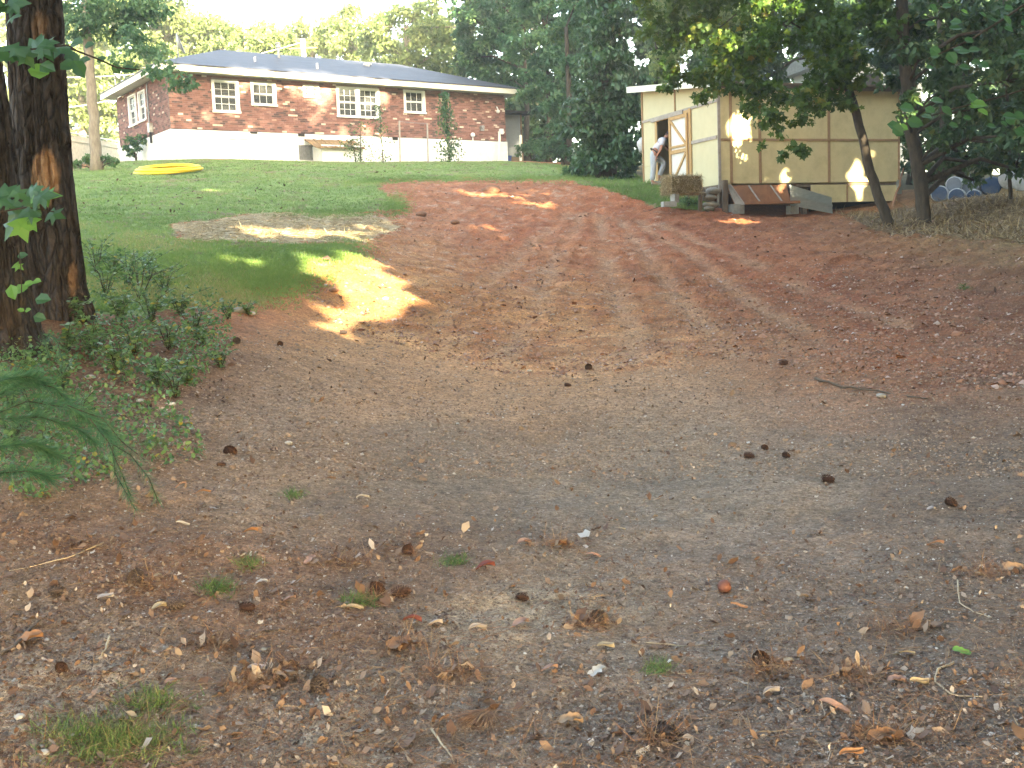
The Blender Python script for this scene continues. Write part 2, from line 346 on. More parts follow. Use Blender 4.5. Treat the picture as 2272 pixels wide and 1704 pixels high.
KC = [  # soil colour with the mound's sun glare painted in, seen at photo positions
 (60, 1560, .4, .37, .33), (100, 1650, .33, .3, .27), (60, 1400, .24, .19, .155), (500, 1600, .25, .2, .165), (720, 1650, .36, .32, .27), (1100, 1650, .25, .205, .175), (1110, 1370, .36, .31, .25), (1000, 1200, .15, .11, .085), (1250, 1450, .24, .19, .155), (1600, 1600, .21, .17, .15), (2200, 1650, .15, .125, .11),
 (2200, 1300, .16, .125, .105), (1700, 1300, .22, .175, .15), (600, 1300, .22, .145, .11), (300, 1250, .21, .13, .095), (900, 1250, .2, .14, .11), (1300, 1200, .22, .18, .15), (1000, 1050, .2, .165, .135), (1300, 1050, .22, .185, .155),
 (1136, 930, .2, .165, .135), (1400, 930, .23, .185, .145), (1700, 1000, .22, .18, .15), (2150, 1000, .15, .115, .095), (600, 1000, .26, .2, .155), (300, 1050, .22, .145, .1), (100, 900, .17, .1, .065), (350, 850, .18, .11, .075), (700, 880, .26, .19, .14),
 (1250, 880, .42, .24, .13), (1150, 850, .42, .26, .15), (900, 830, .38, .25, .16), (1136, 760, .46, .28, .165), (840, 700, .46, .31, .18), (800, 640, .52, .34, .19), (720, 600, .38, .17, .085), (1000, 640, .38, .2, .115), (1300, 700, .44, .26, .15), (1500, 640, .33, .17, .105), (1450, 780, .43, .26, .16), (1650, 780, .3, .17, .11),  # lit mound soil paled to imitate overexposed sun
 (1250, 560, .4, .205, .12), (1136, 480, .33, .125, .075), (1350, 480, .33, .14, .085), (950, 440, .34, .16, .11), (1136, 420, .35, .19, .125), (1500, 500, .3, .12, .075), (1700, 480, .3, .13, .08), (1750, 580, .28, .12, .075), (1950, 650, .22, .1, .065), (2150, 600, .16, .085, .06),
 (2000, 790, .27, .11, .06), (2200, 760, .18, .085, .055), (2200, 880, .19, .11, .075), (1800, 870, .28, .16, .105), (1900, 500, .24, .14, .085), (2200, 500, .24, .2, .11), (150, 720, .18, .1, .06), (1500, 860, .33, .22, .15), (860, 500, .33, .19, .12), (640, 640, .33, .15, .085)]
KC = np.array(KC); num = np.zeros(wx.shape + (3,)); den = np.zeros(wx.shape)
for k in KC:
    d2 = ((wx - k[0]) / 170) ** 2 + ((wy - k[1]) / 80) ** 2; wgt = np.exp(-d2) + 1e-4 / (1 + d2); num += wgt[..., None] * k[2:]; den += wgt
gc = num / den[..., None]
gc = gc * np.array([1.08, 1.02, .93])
def soft(poly, amp=1.0):
    return inpoly(gpx + (wx - gpx) * amp * .6, gpy + (wy - gpy) * amp * .45, poly)
lw = soft(LAWN); st = soft(STRAW); kn = soft(KNOLL); hy = soft(HAYR)
gn = fbm(xx * .9, yy * .9, 3, 51)[..., None]
gc[lw] = (np.array([.14, .22, .06]) * (1 - gn) + np.array([.2, .25, .08]) * gn)[lw]
bare = lw & (fbm(xx * 2.2, yy * 2.2, 3, 61) > .66); gc[bare] = (.19, .15, .08)
gc[st] = (np.array([.46, .36, .22]) * (1 - gn) + np.array([.32, .24, .13]) * gn)[st]
gc[kn] = (np.array([.12, .13, .05]) * (1 - gn) + np.array([.24, .2, .09]) * gn)[kn]
gc[hy] = (np.array([.17, .12, .06]) * (1 - gn) + np.array([.11, .06, .035]) * gn)[hy]
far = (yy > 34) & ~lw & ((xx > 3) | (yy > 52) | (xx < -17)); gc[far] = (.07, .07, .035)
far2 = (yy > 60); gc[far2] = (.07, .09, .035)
dry = np.clip(fbm(xx * .7, yy * 2.6, 3, 71) * 1.7 - .45, 0, 1)
ex = inpoly(gpx, gpy, CLAY) * np.clip((fbm(xx * 5, yy * 9, 3, 81) - .64) * 6, 0, 1) * (gpy < 660) * (gpx < 1500)
gc = gc * (1 - ex[..., None] * .7) + np.array([.45, .36, .33]) * ex[..., None] * .7
gc = gc * (.84 + .5 * fbm(xx * 1.7, yy * 1.7, 4, 91))[..., None]; bt = fbm(xx * 3.1, yy * 4.4, 4, 131); bt2 = fbm(xx * 8.5, yy * 11, 3, 137); cz = inpoly(gpx, gpy, CLAY) & ~(lw | st | kn | hy)
gc = np.where(cz[..., None], gc * (1 + (bt - .5)[..., None] * np.array([.5, .9, 1.1]) + (bt2 - .5)[..., None] * .7), gc * (1 + (bt2 - .5)[..., None] * .45))
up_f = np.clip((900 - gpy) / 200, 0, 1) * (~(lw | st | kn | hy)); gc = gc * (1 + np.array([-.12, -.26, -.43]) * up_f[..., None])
sel = infr & (yy < 30)
rd = np.full(xx.shape, 9.); rd[sel] = rutdist(xx[sel], yy[sel])
tr = np.exp(-((rd + (fbm(xx * 3, yy * 3, 2, 152) - .5) * .2) / .17) ** 2) * np.clip(fbm(xx * .9, yy * .9, 3, 153) * 2.4 - .5, .15, 1) * (gpy > 470); gc = gc * (1 - .5 * tr[..., None]) + np.array([.43, .27, .165]) * .5 * tr[..., None]; tb = np.exp(-((rd - .36) / .14) ** 2) * (gpy > 480) * (gpy < 800); gc = gc * (1 - (tb * np.clip(fbm(xx * .8, yy * .8, 2, 151) * 3 - 1, 0, 1))[..., None] * np.array([.12, .24, .3]))
nr, nc = xx.shape; idx = np.arange(nr * nc).reshape(nr, nc)
F = np.stack([idx[:-1, :-1], idx[:-1, 1:], idx[1:, 1:], idx[1:, :-1]], -1).reshape(-1, 4)
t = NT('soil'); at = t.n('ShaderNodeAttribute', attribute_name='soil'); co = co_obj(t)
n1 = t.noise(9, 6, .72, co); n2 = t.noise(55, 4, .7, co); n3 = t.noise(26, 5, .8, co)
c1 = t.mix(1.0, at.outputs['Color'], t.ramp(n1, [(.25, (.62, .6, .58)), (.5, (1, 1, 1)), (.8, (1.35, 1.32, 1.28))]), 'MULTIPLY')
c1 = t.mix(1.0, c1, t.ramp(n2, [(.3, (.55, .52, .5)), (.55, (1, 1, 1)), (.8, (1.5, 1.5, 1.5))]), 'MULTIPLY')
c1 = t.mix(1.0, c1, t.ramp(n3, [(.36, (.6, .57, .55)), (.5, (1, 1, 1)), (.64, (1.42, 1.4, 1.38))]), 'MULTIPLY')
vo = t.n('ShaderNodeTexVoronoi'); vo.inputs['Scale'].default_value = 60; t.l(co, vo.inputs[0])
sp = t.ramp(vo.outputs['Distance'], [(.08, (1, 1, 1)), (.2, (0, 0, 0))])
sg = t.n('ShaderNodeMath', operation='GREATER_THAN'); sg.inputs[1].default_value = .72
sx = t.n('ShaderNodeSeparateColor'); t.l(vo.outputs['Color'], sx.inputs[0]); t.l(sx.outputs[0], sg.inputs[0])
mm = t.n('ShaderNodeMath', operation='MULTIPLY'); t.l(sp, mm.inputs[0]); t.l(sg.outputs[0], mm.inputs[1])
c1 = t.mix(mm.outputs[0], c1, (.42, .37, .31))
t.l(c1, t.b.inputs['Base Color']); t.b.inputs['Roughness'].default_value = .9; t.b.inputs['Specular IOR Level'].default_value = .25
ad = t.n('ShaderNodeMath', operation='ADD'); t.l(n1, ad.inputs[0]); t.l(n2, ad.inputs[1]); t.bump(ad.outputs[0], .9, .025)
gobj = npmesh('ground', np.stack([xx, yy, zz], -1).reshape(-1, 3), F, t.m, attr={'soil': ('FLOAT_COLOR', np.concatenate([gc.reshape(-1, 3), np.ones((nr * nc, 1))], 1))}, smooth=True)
tag(gobj, 'sloping yard of red clay, brown dirt and lawn', kind='structure')

# ------------------------------------------------------------------ house
hu = Vector((.8205, .5717, 0)).normalized(); hv = Vector((-hu.y, hu.x, 0)); HZ = 6.0
c0 = P(380, 293, 43.0); H0 = Vector((float(c0[0]), float(c0[1]), HZ)); HRZ = math.atan2(hu.y, hu.x)
HL, HW, HB, HT = 15.9, 7.1, 1.35, 3.5
def onplane(px, py, p0, n):
    d = Vector(ray(px, py)); o = Vector((0, 0, CAMZ)); return o + d * ((p0 - o).dot(n) / d.dot(n))
def hf(px, py):            # front wall: (along, up)
    q = onplane(px, py, H0, hv) - H0; return q.dot(hu), q.z
def hs(px, py):            # end wall: (depth, up)
    q = onplane(px, py, H0, hu) - H0; return q.dot(hv), q.z
house = empty('brick_house', H0, HRZ, 'red brick single-storey house with dark hipped roof and white painted foundation', 'house')
M_white = simple('white_paint', (.8, .8, .78), (.74, .74, .72), 3, .6, .1)
M_fnd = simple('foundation_paint', (.82, .82, .8), (.66, .66, .65), 2.2, .8, .3, .01, dirt=(.7, .66, .58))
M_wood = simple('pine_timber', (.55, .36, .17), (.42, .25, .11), 6, .75, .3, .004, (1, 1, .15))
M_mort = simple('mortar', (.36, .3, .27), (.26, .21, .18), 12, .95, .3)
M_cur = simple('curtain', (.5, .48, .43), (.3, .29, .26), 5, .9, 0, .01, (6, 6, .2))
M_drk = simple('dark_interior', (.03, .028, .026), (.02, .02, .02), 3, .9, 0)
M_metal = simple('grey_metal', (.35, .36, .36), (.22, .22, .22), 9, .45, .1, .004, None, .7, .5)
M_galv = simple('galvanised_sheet', (.7, .74, .76), (.5, .55, .57), 5, .3, .15, .004, (1, 1, 3), .75, .5)
M_gl = NT('window_glass'); M_gl.b.inputs['Base Color'].default_value = (.12, .13, .13, 1); M_gl.b.inputs['Roughness'].default_value = .05; M_gl.b.inputs['Alpha'].default_value = .42; M_gl = M_gl.m
t = NT('brick_clay'); gi = t.n('ShaderNodeNewGeometry'); oi = t.n('ShaderNodeObjectInfo'); ad = t.n('ShaderNodeMath', operation='ADD'); fr = t.n('ShaderNodeMath', operation='FRACT')
t.l(gi.outputs['Random Per Island'], ad.inputs[0]); t.l(oi.outputs['Random'], ad.inputs[1]); t.l(ad.outputs[0], fr.inputs[0])
col = t.ramp(fr.outputs[0], [(0, (.09, .06, .055)), (.14, (.14, .08, .07)), (.22, (.21, .098, .08)), (.6, (.26, .125, .1)), (.86, (.3, .155, .125)), (.955, (.36, .21, .16)), (.96, (.62, .5, .38)), (1, (.68, .57, .45))])
nz = t.noise(30, 4, .7, co_obj(t)); t.l(t.mix(1.0, col, t.ramp(nz, [(.3, (.75, .75, .75)), (.7, (1.12, 1.12, 1.12))]), 'MULTIPLY'), t.b.inputs['Base Color']); t.b.inputs['Roughness'].default_value = .9
M_brick = t.m
t = NT('roof_shingle'); co = co_obj(t); f = t.noise(3, 5, .7, co); col = t.ramp(f, [(.3, (.025, .028, .042)), (.7, (.05, .053, .07))])
br = t.n('ShaderNodeTexBrick'); br.inputs['Scale'].default_value = 1; br.inputs['Brick Width'].default_value = .9; br.inputs['Row Height'].default_value = .14; br.inputs['Mortar Size'].default_value = .008
br.inputs['Color1'].default_value = (.8, .8, .8, 1); br.inputs['Color2'].default_value = (1.2, 1.2, 1.2, 1); br.inputs['Mortar'].default_value = (.5, .5, .5, 1); t.l(co, br.inputs[0])
t.l(t.mix(1.0, col, br.outputs[0], 'MULTIPLY'), t.b.inputs['Base Color']); t.b.inputs['Roughness'].default_value = .55; t.b.inputs['Specular IOR Level'].default_value = .6; M_roof = t.m

WF = []   # front windows: s0, s1, z0, z1
for (a, b_, c_, d_) in ((470, 178, 526, 246), (557, 183, 609, 231), (673, 190, 706, 213), (747, 194, 838, 258), (896, 200, 940, 248)):
    s0, z1a = hf(a, b_); s1, z1b = hf(c_, b_); _, z0 = hf((a + c_) / 2, d_); WF.append((s0, s1, z0, min((z1a + z1b) / 2, 3.42)))
WS = []
for (a, b_, c_, d_) in ((284, 215, 301, 278), (306, 205, 321, 268)):
    s1, z1 = hs(a, b_); s0, _ = hs(c_, b_); _, z0 = hs((a + c_) / 2, d_); WS.append((s0, s1, z0, min(z1, 3.35)))
def wall_quads(mb, L, z0, z1, holes, put, th=.2):
    xs = sorted({0, L, *[h[0] for h in holes], *[h[1] for h in holes]}); zs = sorted({z0, z1, *[h[2] for h in holes], *[h[3] for h in holes]})
    for i in range(len(xs) - 1):
        for j in range(len(zs) - 1):
            cx, cz = (xs[i] + xs[i + 1]) / 2, (zs[j] + zs[j + 1]) / 2
            if any(h[0] < cx < h[1] and h[2] < cz < h[3] for h in holes): continue
            put(mb, xs[i], xs[i + 1], zs[j], zs[j + 1], th)
fput = lambda mb, a, b, c, d, th: mb.box(a, b, .012, .012 + th, c, d)
sput = lambda mb, a, b, c, d, th: mb.box(.012, .012 + th, a, b, c, d)
mb = MB(); wall_quads(mb, HL, HB, HT, WF, fput); mb.build('wall', M_mort, house)
mb = MB(); wall_quads(mb, HW, HB, HT, WS, sput); mb.v = [(x, y + .212 * (y < .01), z) for x, y, z in mb.v]; mb.build('wall', M_mort, house)
mb = MB(); mb.box(HL - .212, HL, .212, HW, HB, HT); mb.build('wall', M_mort, house)
mb = MB(); mb.box(.212, HL - .212, HW - .2, HW, HB, HT); mb.build('wall', M_mort, house)
mb = MB(); mb.box(.25, HL - .25, 2.2, 2.25, HB, HT - .02); mb.build('interior_wall', M_drk, house)
mb = MB(); mb.box(.25, HL - .25, .22, HW - .25, HB - .02, HB + .02); mb.build('interior_floor', M_drk, house)
# brick by brick
bl, bh = .2, .066
singles = []; rest = MB()
def brick(kind, a, b, z):
    if kind == 'f': bx = (a, b, 0, .06, z, z + bh)
    elif kind == 's': bx = (0, .06, a, b, z, z + bh)
    else: bx = (HL - .06, HL, a, b, z, z + bh)
    return bx
bricks = []
for kind, L, holes in (('f', HL, WF), ('s', HW, WS), ('r', HW, [])):
    k = 0; z = HB + .004
    while z + bh < HT:
        x = 0 if k % 2 == 0 else -bl / 2 - .005
        while x < L:
            a, b = max(x, 0), min(x + bl, L)
            if kind == 's' and a < .062: a = .066
            if kind == 's' and b > L - .02: b = L
            x += bl + .01
            if b - a < .04: continue
            segs = [(a, b)]
            for h in holes:
                if h[2] - .03 < z + bh and z < h[3] + .01:
                    ns = []
                    for (p, q) in segs:
                        if q <= h[0] - .02 or p >= h[1] + .02: ns.append((p, q)); continue
                        if p < h[0] - .05: ns.append((p, h[0] - .02))
                        if q > h[1] + .05: ns.append((h[1] + .02, q))
                    segs = ns
            for (p, q) in segs:
                if q - p > .035: bricks.append((kind, p, q, z))
        z += bh + .0095; k += 1
fr_b = [b for b in bricks if b[0] == 'f' and abs(b[2] - b[1] - bl) < 1e-3]
fr_b.sort(key=lambda b: b[1] + (0 if b[3] > 1.3 else 0)); single = set(fr_b[:290])
bm0 = MB().box(0, bl, 0, .06, 0, bh); proto = None
for b in bricks:
    if b in single:
        if proto is None: proto = o = bm0.build('brick', M_brick, house)
        else: o = proto.copy(); COL.objects.link(o)
        o.location = (b[1], -random.random() * .006, b[3])
    else:
        x0, x1, y0, y1, z0, z1 = brick(*b); j = random.random() * .006
        if b[0] == 'f': y0 -= j
        elif b[0] == 's': x0 -= j
        else: x1 += j
        rest.box(x0, x1, y0, y1, z0, z1)
o = rest.build('brick_courses', M_brick, house); o['kind'] = 'stuff'
# foundation
mb = MB(); mb.box(-.04, HL + .04, -.04, .2, -1.0, HB - .03); mb.box(-.04, .2, .2, HW + .04, -1.0, HB - .03); mb.box(HL - .2, HL + .04, .2, HW + .04, -1, HB - .03); mb.box(.2, HL - .2, HW - .2, HW + .04, -1, HB - .03)
for s in (1.28, 3.05, 7.3, 12.2): mb.box(s, s + .06, -.055, -.041, -.8, HB - .06)
mb.build('foundation', M_fnd, house)
mb = MB(); mb.box(1.9, 3.2, -.07, -.042, HB - .34, HB - .07); mb.build('patch_board', M_white, house)
# vents below the bricks
for (px, py, w_, h_) in ((562, 297, .32, .07), (668, 305, .3, .11), (876, 314, .28, .12)):
    s, z = hf(px, py); v = MB().box(s - w_ / 2, s + w_ / 2, -.052, -.041, HB - .03 - h_, HB - .02).build('vent', M_drk, house)
# windows
def window(parts_name, s0, s1, z0, z1, side, cols=3, rows=2, mull=0, blind=True, frame=.11):
    def bx(mb, a, b, y0, y1, c, d):
        if side == 'f': mb.box(a, b, y0, y1, c, d)
        else: mb.box(y0, y1, a, b, c, d)
    f = MB(); y0, y1 = -.03, .13
    bx(f, s0 - frame * .4, s0 + frame * .6, y0, y1, z0, z1); bx(f, s1 - frame * .6, s1 + frame * .4, y0, y1, z0, z1)
    bx(f, s0 + frame * .6, s1 - frame * .6, y0, y1, z1 - frame * .6, z1)
    fo = f.build('window', M_white, house)
    si = MB(); bx(si, s0 - frame * .6, s1 + frame * .6, -.07, y1, z0 - .08, z0 - .002); si.build('sill', M_white, fo)
    pan = [(s0 + frame * .6, s1 - frame * .6)]
    if mull:
        c = (s0 + s1) / 2; q = MB(); bx(q, c - .08, c + .08, y0 - .004, y1, z0, z1 - frame * .6); q.build('mullion', M_white, fo)
        pan = [(s0 + frame * .6, c - .08), (c + .08, s1 - frame * .6)]
    for (a, b) in pan:
        za, zb = z0, z1 - frame * .6; zm = (za + zb) / 2
        for (c, d, y) in ((zm, zb, .03), (za, zm, .06)):
            s = MB(); bx(s, a, a + .035, y, y + .035, c, d); bx(s, b - .035, b, y, y + .035, c, d); bx(s, a + .035, b - .035, y, y + .035, c, c + .04); bx(s, a + .035, b - .035, y, y + .035, d - .035, d)
            for k in range(1, cols): xx_ = a + (b - a) * k / cols; bx(s, xx_ - .009, xx_ + .009, y + .005, y + .03, c + .04, d - .035)
            if d - c > .5:
                zz_ = (c + d) / 2; bx(s, a + .035, b - .035, y + .007, y + .028, zz_ - .009, zz_ + .009)
            s.build('sash', M_white, fo)
            g = MB(); bx(g, a + .035, b - .035, y + .014, y + .019, c + .04, d - .035); g.build('pane', M_gl, fo)
        if blind:
            q = MB(); n_ = 9
            for k in range(n_):
                zz_ = zb - (zb - za) * .55 * (k + .5) / n_; bx(q, a + .01, b - .01, .24, .26, zz_ - .018, zz_ + .022)
            q.build('blind', M_cur, fo)
    return fo
window('w', *WF[0], 'f'); window('w', *WF[1], 'f', 3); window('w', *WF[2], 'f', 1, mull=1, blind=False, frame=.07); window('w', *WF[3], 'f', 3, mull=1, frame=.13); window('w', *WF[4], 'f', 3, blind=False)
for q in WS: window('w', *q, 's', 2, frame=.1)
# roof
OV = .52; e0x, e1x, e0y, e1y = -OV, HL + OV, -OV, HW + OV; hh = (e1y - e0y) / 2; rz_ = HT + .2 + 1.5
z0 = HT + .205
roof = MB(); A = [(e0x - .05, e0y - .05, z0), (e1x + .05, e0y - .05, z0), (e1x + .05, e1y + .05, z0), (e0x - .05, e1y + .05, z0), (e0x + hh, e0y + hh, rz_), (e1x - hh, e0y + hh, rz_)]
B = [(x, y, z + .035) for x, y, z in A]
roof.add(A + B, [(6, 7, 11, 10), (7, 8, 11), (8, 9, 10, 11), (9, 6, 10), (1, 0, 4, 5), (2, 1, 5), (3, 2, 5, 4), (0, 3, 4), (0, 1, 7, 6), (1, 2, 8, 7), (2, 3, 9, 8), (3, 0, 6, 9)])
rf = roof.build('roof', M_roof, house)
mb = MB(); mb.box(e0x, e1x, e0y, -.002, HT, HT + .03); mb.box(e0x, -.002, .0, HW, HT, HT + .03); mb.box(HL + .002, e1x, 0, HW, HT, HT + .03); mb.box(e0x, e1x, HW + .002, e1y, HT, HT + .03)
mb.build('soffit', simple('soffit_paint', (.6, .6, .55), (.5, .5, .46), 3, .7, 0), house)
M_fas = simple('fascia_paint', (.8, .77, .66), (.74, .7, .58), 2, .6, .05)
mb = MB(); mb.box(e0x - .02, e1x + .02, e0y - .022, e0y - .001, HT - .03, HT + .2); mb.build('fascia', M_fas, house)
mb = MB(); mb.box(e0x - .022, e0x - .001, e0y, e1y, HT - .03, HT + .2); mb.build('fascia', M_fas, house)
mb = MB(); mb.box(e1x + .001, e1x + .022, e0y, e1y, HT - .03, HT + .2); mb.build('fascia', M_fas, house)
def roofz(y): return z0 + .035 + (y - e0y) / hh * (rz_ - z0)
def hroof(px, py):
    n = Vector((0, -(rz_ - z0), hh)); n = hu * n.x + hv * n.y + Vector((0, 0, n.z)); p0 = H0 + hv * e0y + Vector((0, 0, z0 + .035))
    q = onplane(px, py, p0, n) - H0; return q.dot(hu), q.dot(hv), q.z
a_, b_, c_ = hroof(619, 128); mb = MB(); mb.tube([(a_, b_, c_ - .1), (a_, b_, c_ + .42)], .07, 10); mb.tube([(a_, b_, c_ + .42), (a_, b_, c_ + .55)], .11, 10); mb.tube([(a_, b_, c_ + .58), (a_, b_, c_ + .62)], .13, 10); mb.build('chimney', M_metal, rf)
for (px, py, r_, h_) in ((566, 137, .045, .2), (704, 153, .05, .24)):
    a_, b_, c_ = hroof(px, py); MB().tube([(a_, b_, c_ - .08), (a_, b_, c_ + h_)], r_, 8).build('vent_pipe', M_white, rf)
a_, b_, c_ = hroof(815, 146); mb = MB(); mb.blob((a_, b_, c_ + .06), .2, 10, 5, 0, (1, 1, .45)); mb.tube([(a_, b_, c_ - .1), (a_, b_, c_ + .05)], .13, 10); mb.build('roof_vent', M_white, rf)
# roof bulkhead over the cellar entrance
M_tile = simple('weathered_board', (.3, .2, .1), (.13, .085, .05), 6, .9, .4, .01)
s0, _ = hf(692, 330); s1, _ = hf(782, 330)
bk = MB(); bk.box(s0, s1, -.95, -.045, -.6, .8); bk.build('cellar_entrance', M_fnd, house)
cov = empty('cover', (0, 0, 0)); cov.parent = house
for k in range(12):
    x = s0 - .35 + (s1 - s0 + .4) * k / 12; sl = MB(); sl.box(0, (s1 - s0 + .4) / 12 * .93, -1.1, -.06, 0, .05)
    sl.v = [(a, b, c + (b + 1.1) * .42 - .22 + random.uniform(0, .05)) for a, b, c in sl.v]; o = sl.build('board', M_tile, cov); o.location = (x, 0, .83)
s_, z_ = hf(677, 334); gr = MB()
for k in range(7): gr.box(s_ - .27 + k * .085, s_ - .27 + k * .085 + .05, -.075, -.045, .28, .82)
gr.box(s_ - .3, s_ + .36, -.06, -.043, .25, .86); gr.build('crawlspace_grille', M_metal, house)
# pipes, meter and box on the walls
s_, z_ = hs(333, 250); MB().tube([(-.06, s_, 3.4), (-.06, s_, 1.75)], .03, 6).build('conduit', M_metal, house)
s_, z_ = hs(338, 285); MB().box(-.16, -.005, s_ - .14, s_ + .14, z_ - .16, z_ + .2).build('meter_box', M_metal, house)
s_, z_ = hs(340, 312); MB().tube([(-.09, s_, z_ - .1), (-.09, s_, z_ + .35)], .045, 6).build('conduit', M_drk, house)
s_, z_ = hf(1068, 284); mm_ = MB(); mm_.box(s_ - .1, s_ + .1, -.1, -.005, z_ - .13, z_ + .1); mm_.tube([(s_, -.1, z_ + .03), (s_, -.17, z_ + .03)], .08, 10); mm_.build('electric_meter', M_metal, house)
s_, z_ = hf(1047, 300); q = MB(); q.tube([(s_, -.07, .9), (s_, -.07, z_ - .1)], .03, 6); q.blob((s_, -.08, z_), .11, 8, 5, 0); q.build('vent_pipe', M_white, house)
s_, z_ = hf(1102, 248); q = MB(); q.blob((s_, -.12, z_), .09, 8, 5, 0); q.tube([(s_, -.02, z_ + .22), (s_, -.1, z_ + .12), (s_, -.12, z_)], .03, 6); q.build('wall_lamp', M_white, house)
s_, z_ = hf(1108, 292); q = MB(); q.box(s_ - .02, s_ + .16, -.13, -.005, z_ - .12, z_ + .12); q.build('junction_box', M_white, house)
# back porch beyond the end wall
px0 = HL + .05
po = MB(); po.box(px0, px0 + 1.5, .6, 2.6, .05, .3); po.build('porch_floor', simple('concrete', (.42, .4, .36), (.3, .28, .25), 5, .9, .3), house)
po = MB(); po.box(px0, px0 + 1.75, .2, 2.8, 2.72, 2.84); po.build('porch_roof', M_drk, house)
t_ = simple('screen_fabric', (.27, .28, .27), (.22, .23, .22), 20, .8, 0)
po = MB(); po.box(px0 + .08, px0 + 1.25, .62, .65, .72, 2.7); po.build('porch_screen', t_, house)
po = MB(); po.box(px0 + 1.27, px0 + 1.35, .6, .68, -.4, 2.72); po.box(px0, px0 + .07, .6, .68, .3, 2.72); po.build('porch_post', M_tile, house)
po = MB(); po.box(px0 + .55, px0 + 1.25, .62, .66, .3, .7); po.build('kick_board', simple('brown_board', (.22, .15, .09), (.14, .09, .05), 5, .85, .2), house)
M_bl = simple('blue_plastic', (.03, .08, .3), (.02, .06, .22), 5, .5, 0)
bb = empty('blue_bin', H0 + hu * (px0 + .3) + hv * .5 + Vector((0, 0, .32)), HRZ, 'small blue bin on the back porch beside the house end wall', 'bin')
q = MB(); q.add([(-.14, -.12, 0), (.14, -.12, 0), (.14, .12, 0), (-.14, .12, 0), (-.18, -.15, .38), (.18, -.15, .38), (.18, .15, .38), (-.18, .15, .38)], [(3, 2, 1, 0), (0, 1, 5, 4), (1, 2, 6, 5), (2, 3, 7, 6), (3, 0, 4, 7)]); q.build('bin_body', M_bl, bb)
q = MB(); q.box(-.19, .19, -.16, .16, .38, .41); q.build('rim', M_bl, bb)

# ------------------------------------------------------------------ shed
sv = Vector((-.347, .938, 0)).normalized(); su = Vector((sv.y, -sv.x, 0)); SRZ = math.atan2(su.y, su.x)
c0 = P(1596, 408, 29.5); S0 = Vector((float(c0[0]), float(c0[1]), float(c0[2]))); SL, SW = 5.95, 4.35; ZF = S0.z
def sf(px, py): q = onplane(px, py, S0, sv) - S0; return q.dot(su), q.z
def sl_(px, py): q = onplane(px, py, S0, su) - S0; return q.dot(sv), q.z
shed = empty('wooden_shed', S0, SRZ, 'unfinished yellow plywood shed raised on posts with its door standing open', 'shed')
M_ply = simple('painted_plywood', (.72, .62, .35), (.66, .56, .31), 3, .7, .15, .004, dirt=(.55, .47, .25))
M_ply2 = simple('end_plywood', (.62, .56, .36), (.57, .51, .32), 3, .7, .15, .004)
M_bat = simple('batten_timber', (.42, .27, .15), (.32, .19, .1), 8, .8, .2, .004)
M_bat2 = simple('grey_batten', (.45, .4, .36), (.3, .26, .22), 8, .8, .2, .004)
M_tp = simple('weathered_timber', (.2, .15, .11), (.11, .08, .055), 9, .9, .4, .01, (1, 1, .2))
ZT0, ZT1 = 2.62, 3.18       # wall top at the near long side, at the far side
_, zs = sf(1700, 310); zs = max(1.1, min(1.35, zs))
xs = [0] + [sf(p, 350)[0] for p in (1622, 1686, 1839)] + [SL]
for i in range(len(xs) - 1):
    for (a, b) in ((0, zs), (zs, ZT0)):
        o = MB().box(xs[i] + .004, xs[i + 1] - .004, 0, .02, a + .004, b - .004).build('panel', M_ply, shed)
for i, x in enumerate(xs):
    if i: MB().box(x - .04, x + .04 if i < 4 else x + .02, -.022, -.002, .0, ZT0 - .02).build('batten', M_bat, shed)
MB().box(-.035, .05, -.03, -.004, -.15, ZT0).build('batten', M_bat2, shed)
for i in range(len(xs) - 1): MB().box(xs[i] + .045, xs[i + 1] - .045, -.02, -.003, zs - .03, zs + .03).build('batten', M_bat, shed)
MB().box(-.05, SL + .05, -.18, -.16, ZT0 - .12, ZT0 + .04).build('fascia', M_tp, shed)
MB().box(-.03, SL, .03, SW, -.12, -.02).build('floor_deck', M_tp, shed)
MB().box(.03, SL, SW - .03, SW, 0, ZT1).build('back_wall', M_ply, shed)
MB().box(SL - .025, SL, .03, SW - .04, 0, ZT0).build('end_wall', M_ply, shed)
# end wall with the door (x = 0 plane, depth along y)
d0, _ = sl_(1490, 300); d1, _ = sl_(1459, 300); dd0, _ = sl_(1531, 300); _, dz = sl_(1475, 243); dz = 2.1
hinge = d0; yA, yB = min(d0, d1), max(d0, d1)
def topz(y): return ZT0 + (ZT1 - ZT0) * y / SW
def endpanel(y0, y1, z0, z1, mat=None, name='panel'):
    f = (lambda y: z1) if not callable(z1) else z1
    v = [(x, y, z) for x in (0, .02) for (y, z) in ((y0, z0), (y1, z0), (y1, f(y1)), (y0, f(y0)))]
    return MB().add(v, [(0, 3, 2, 1), (4, 5, 6, 7), (0, 1, 5, 4), (1, 2, 6, 5), (2, 3, 7, 6), (3, 0, 4, 7)]).build(name, mat or M_ply2, shed)
yD0, yD1 = dd0, d1      # whole doorway
ez = 1.25
endpanel(.004, yD0 - .004, -.1, ez - .004); endpanel(.004, yD0 - .004, ez + .004, 2.2)
endpanel(yD1 + .004, SW - .004, -.05, .85); endpanel(yD1 + .004, SW - .004, .858, 2.2)
endpanel(.004, 2.3, 2.208, lambda y: topz(y)); endpanel(2.308, SW - .004, 2.208, lambda y: topz(y)); endpanel(yD0 + .002, yD1 - .002, dz + .004, 2.2)
def ebat(y0, z0_, y1, z1_, w=.06, mat=M_bat2, x=-.018, name='batten'): return MB().bar((x, y0, z0_), (x, y1, z1_), w, .03, (1, 0, 0)).build(name, mat, shed)
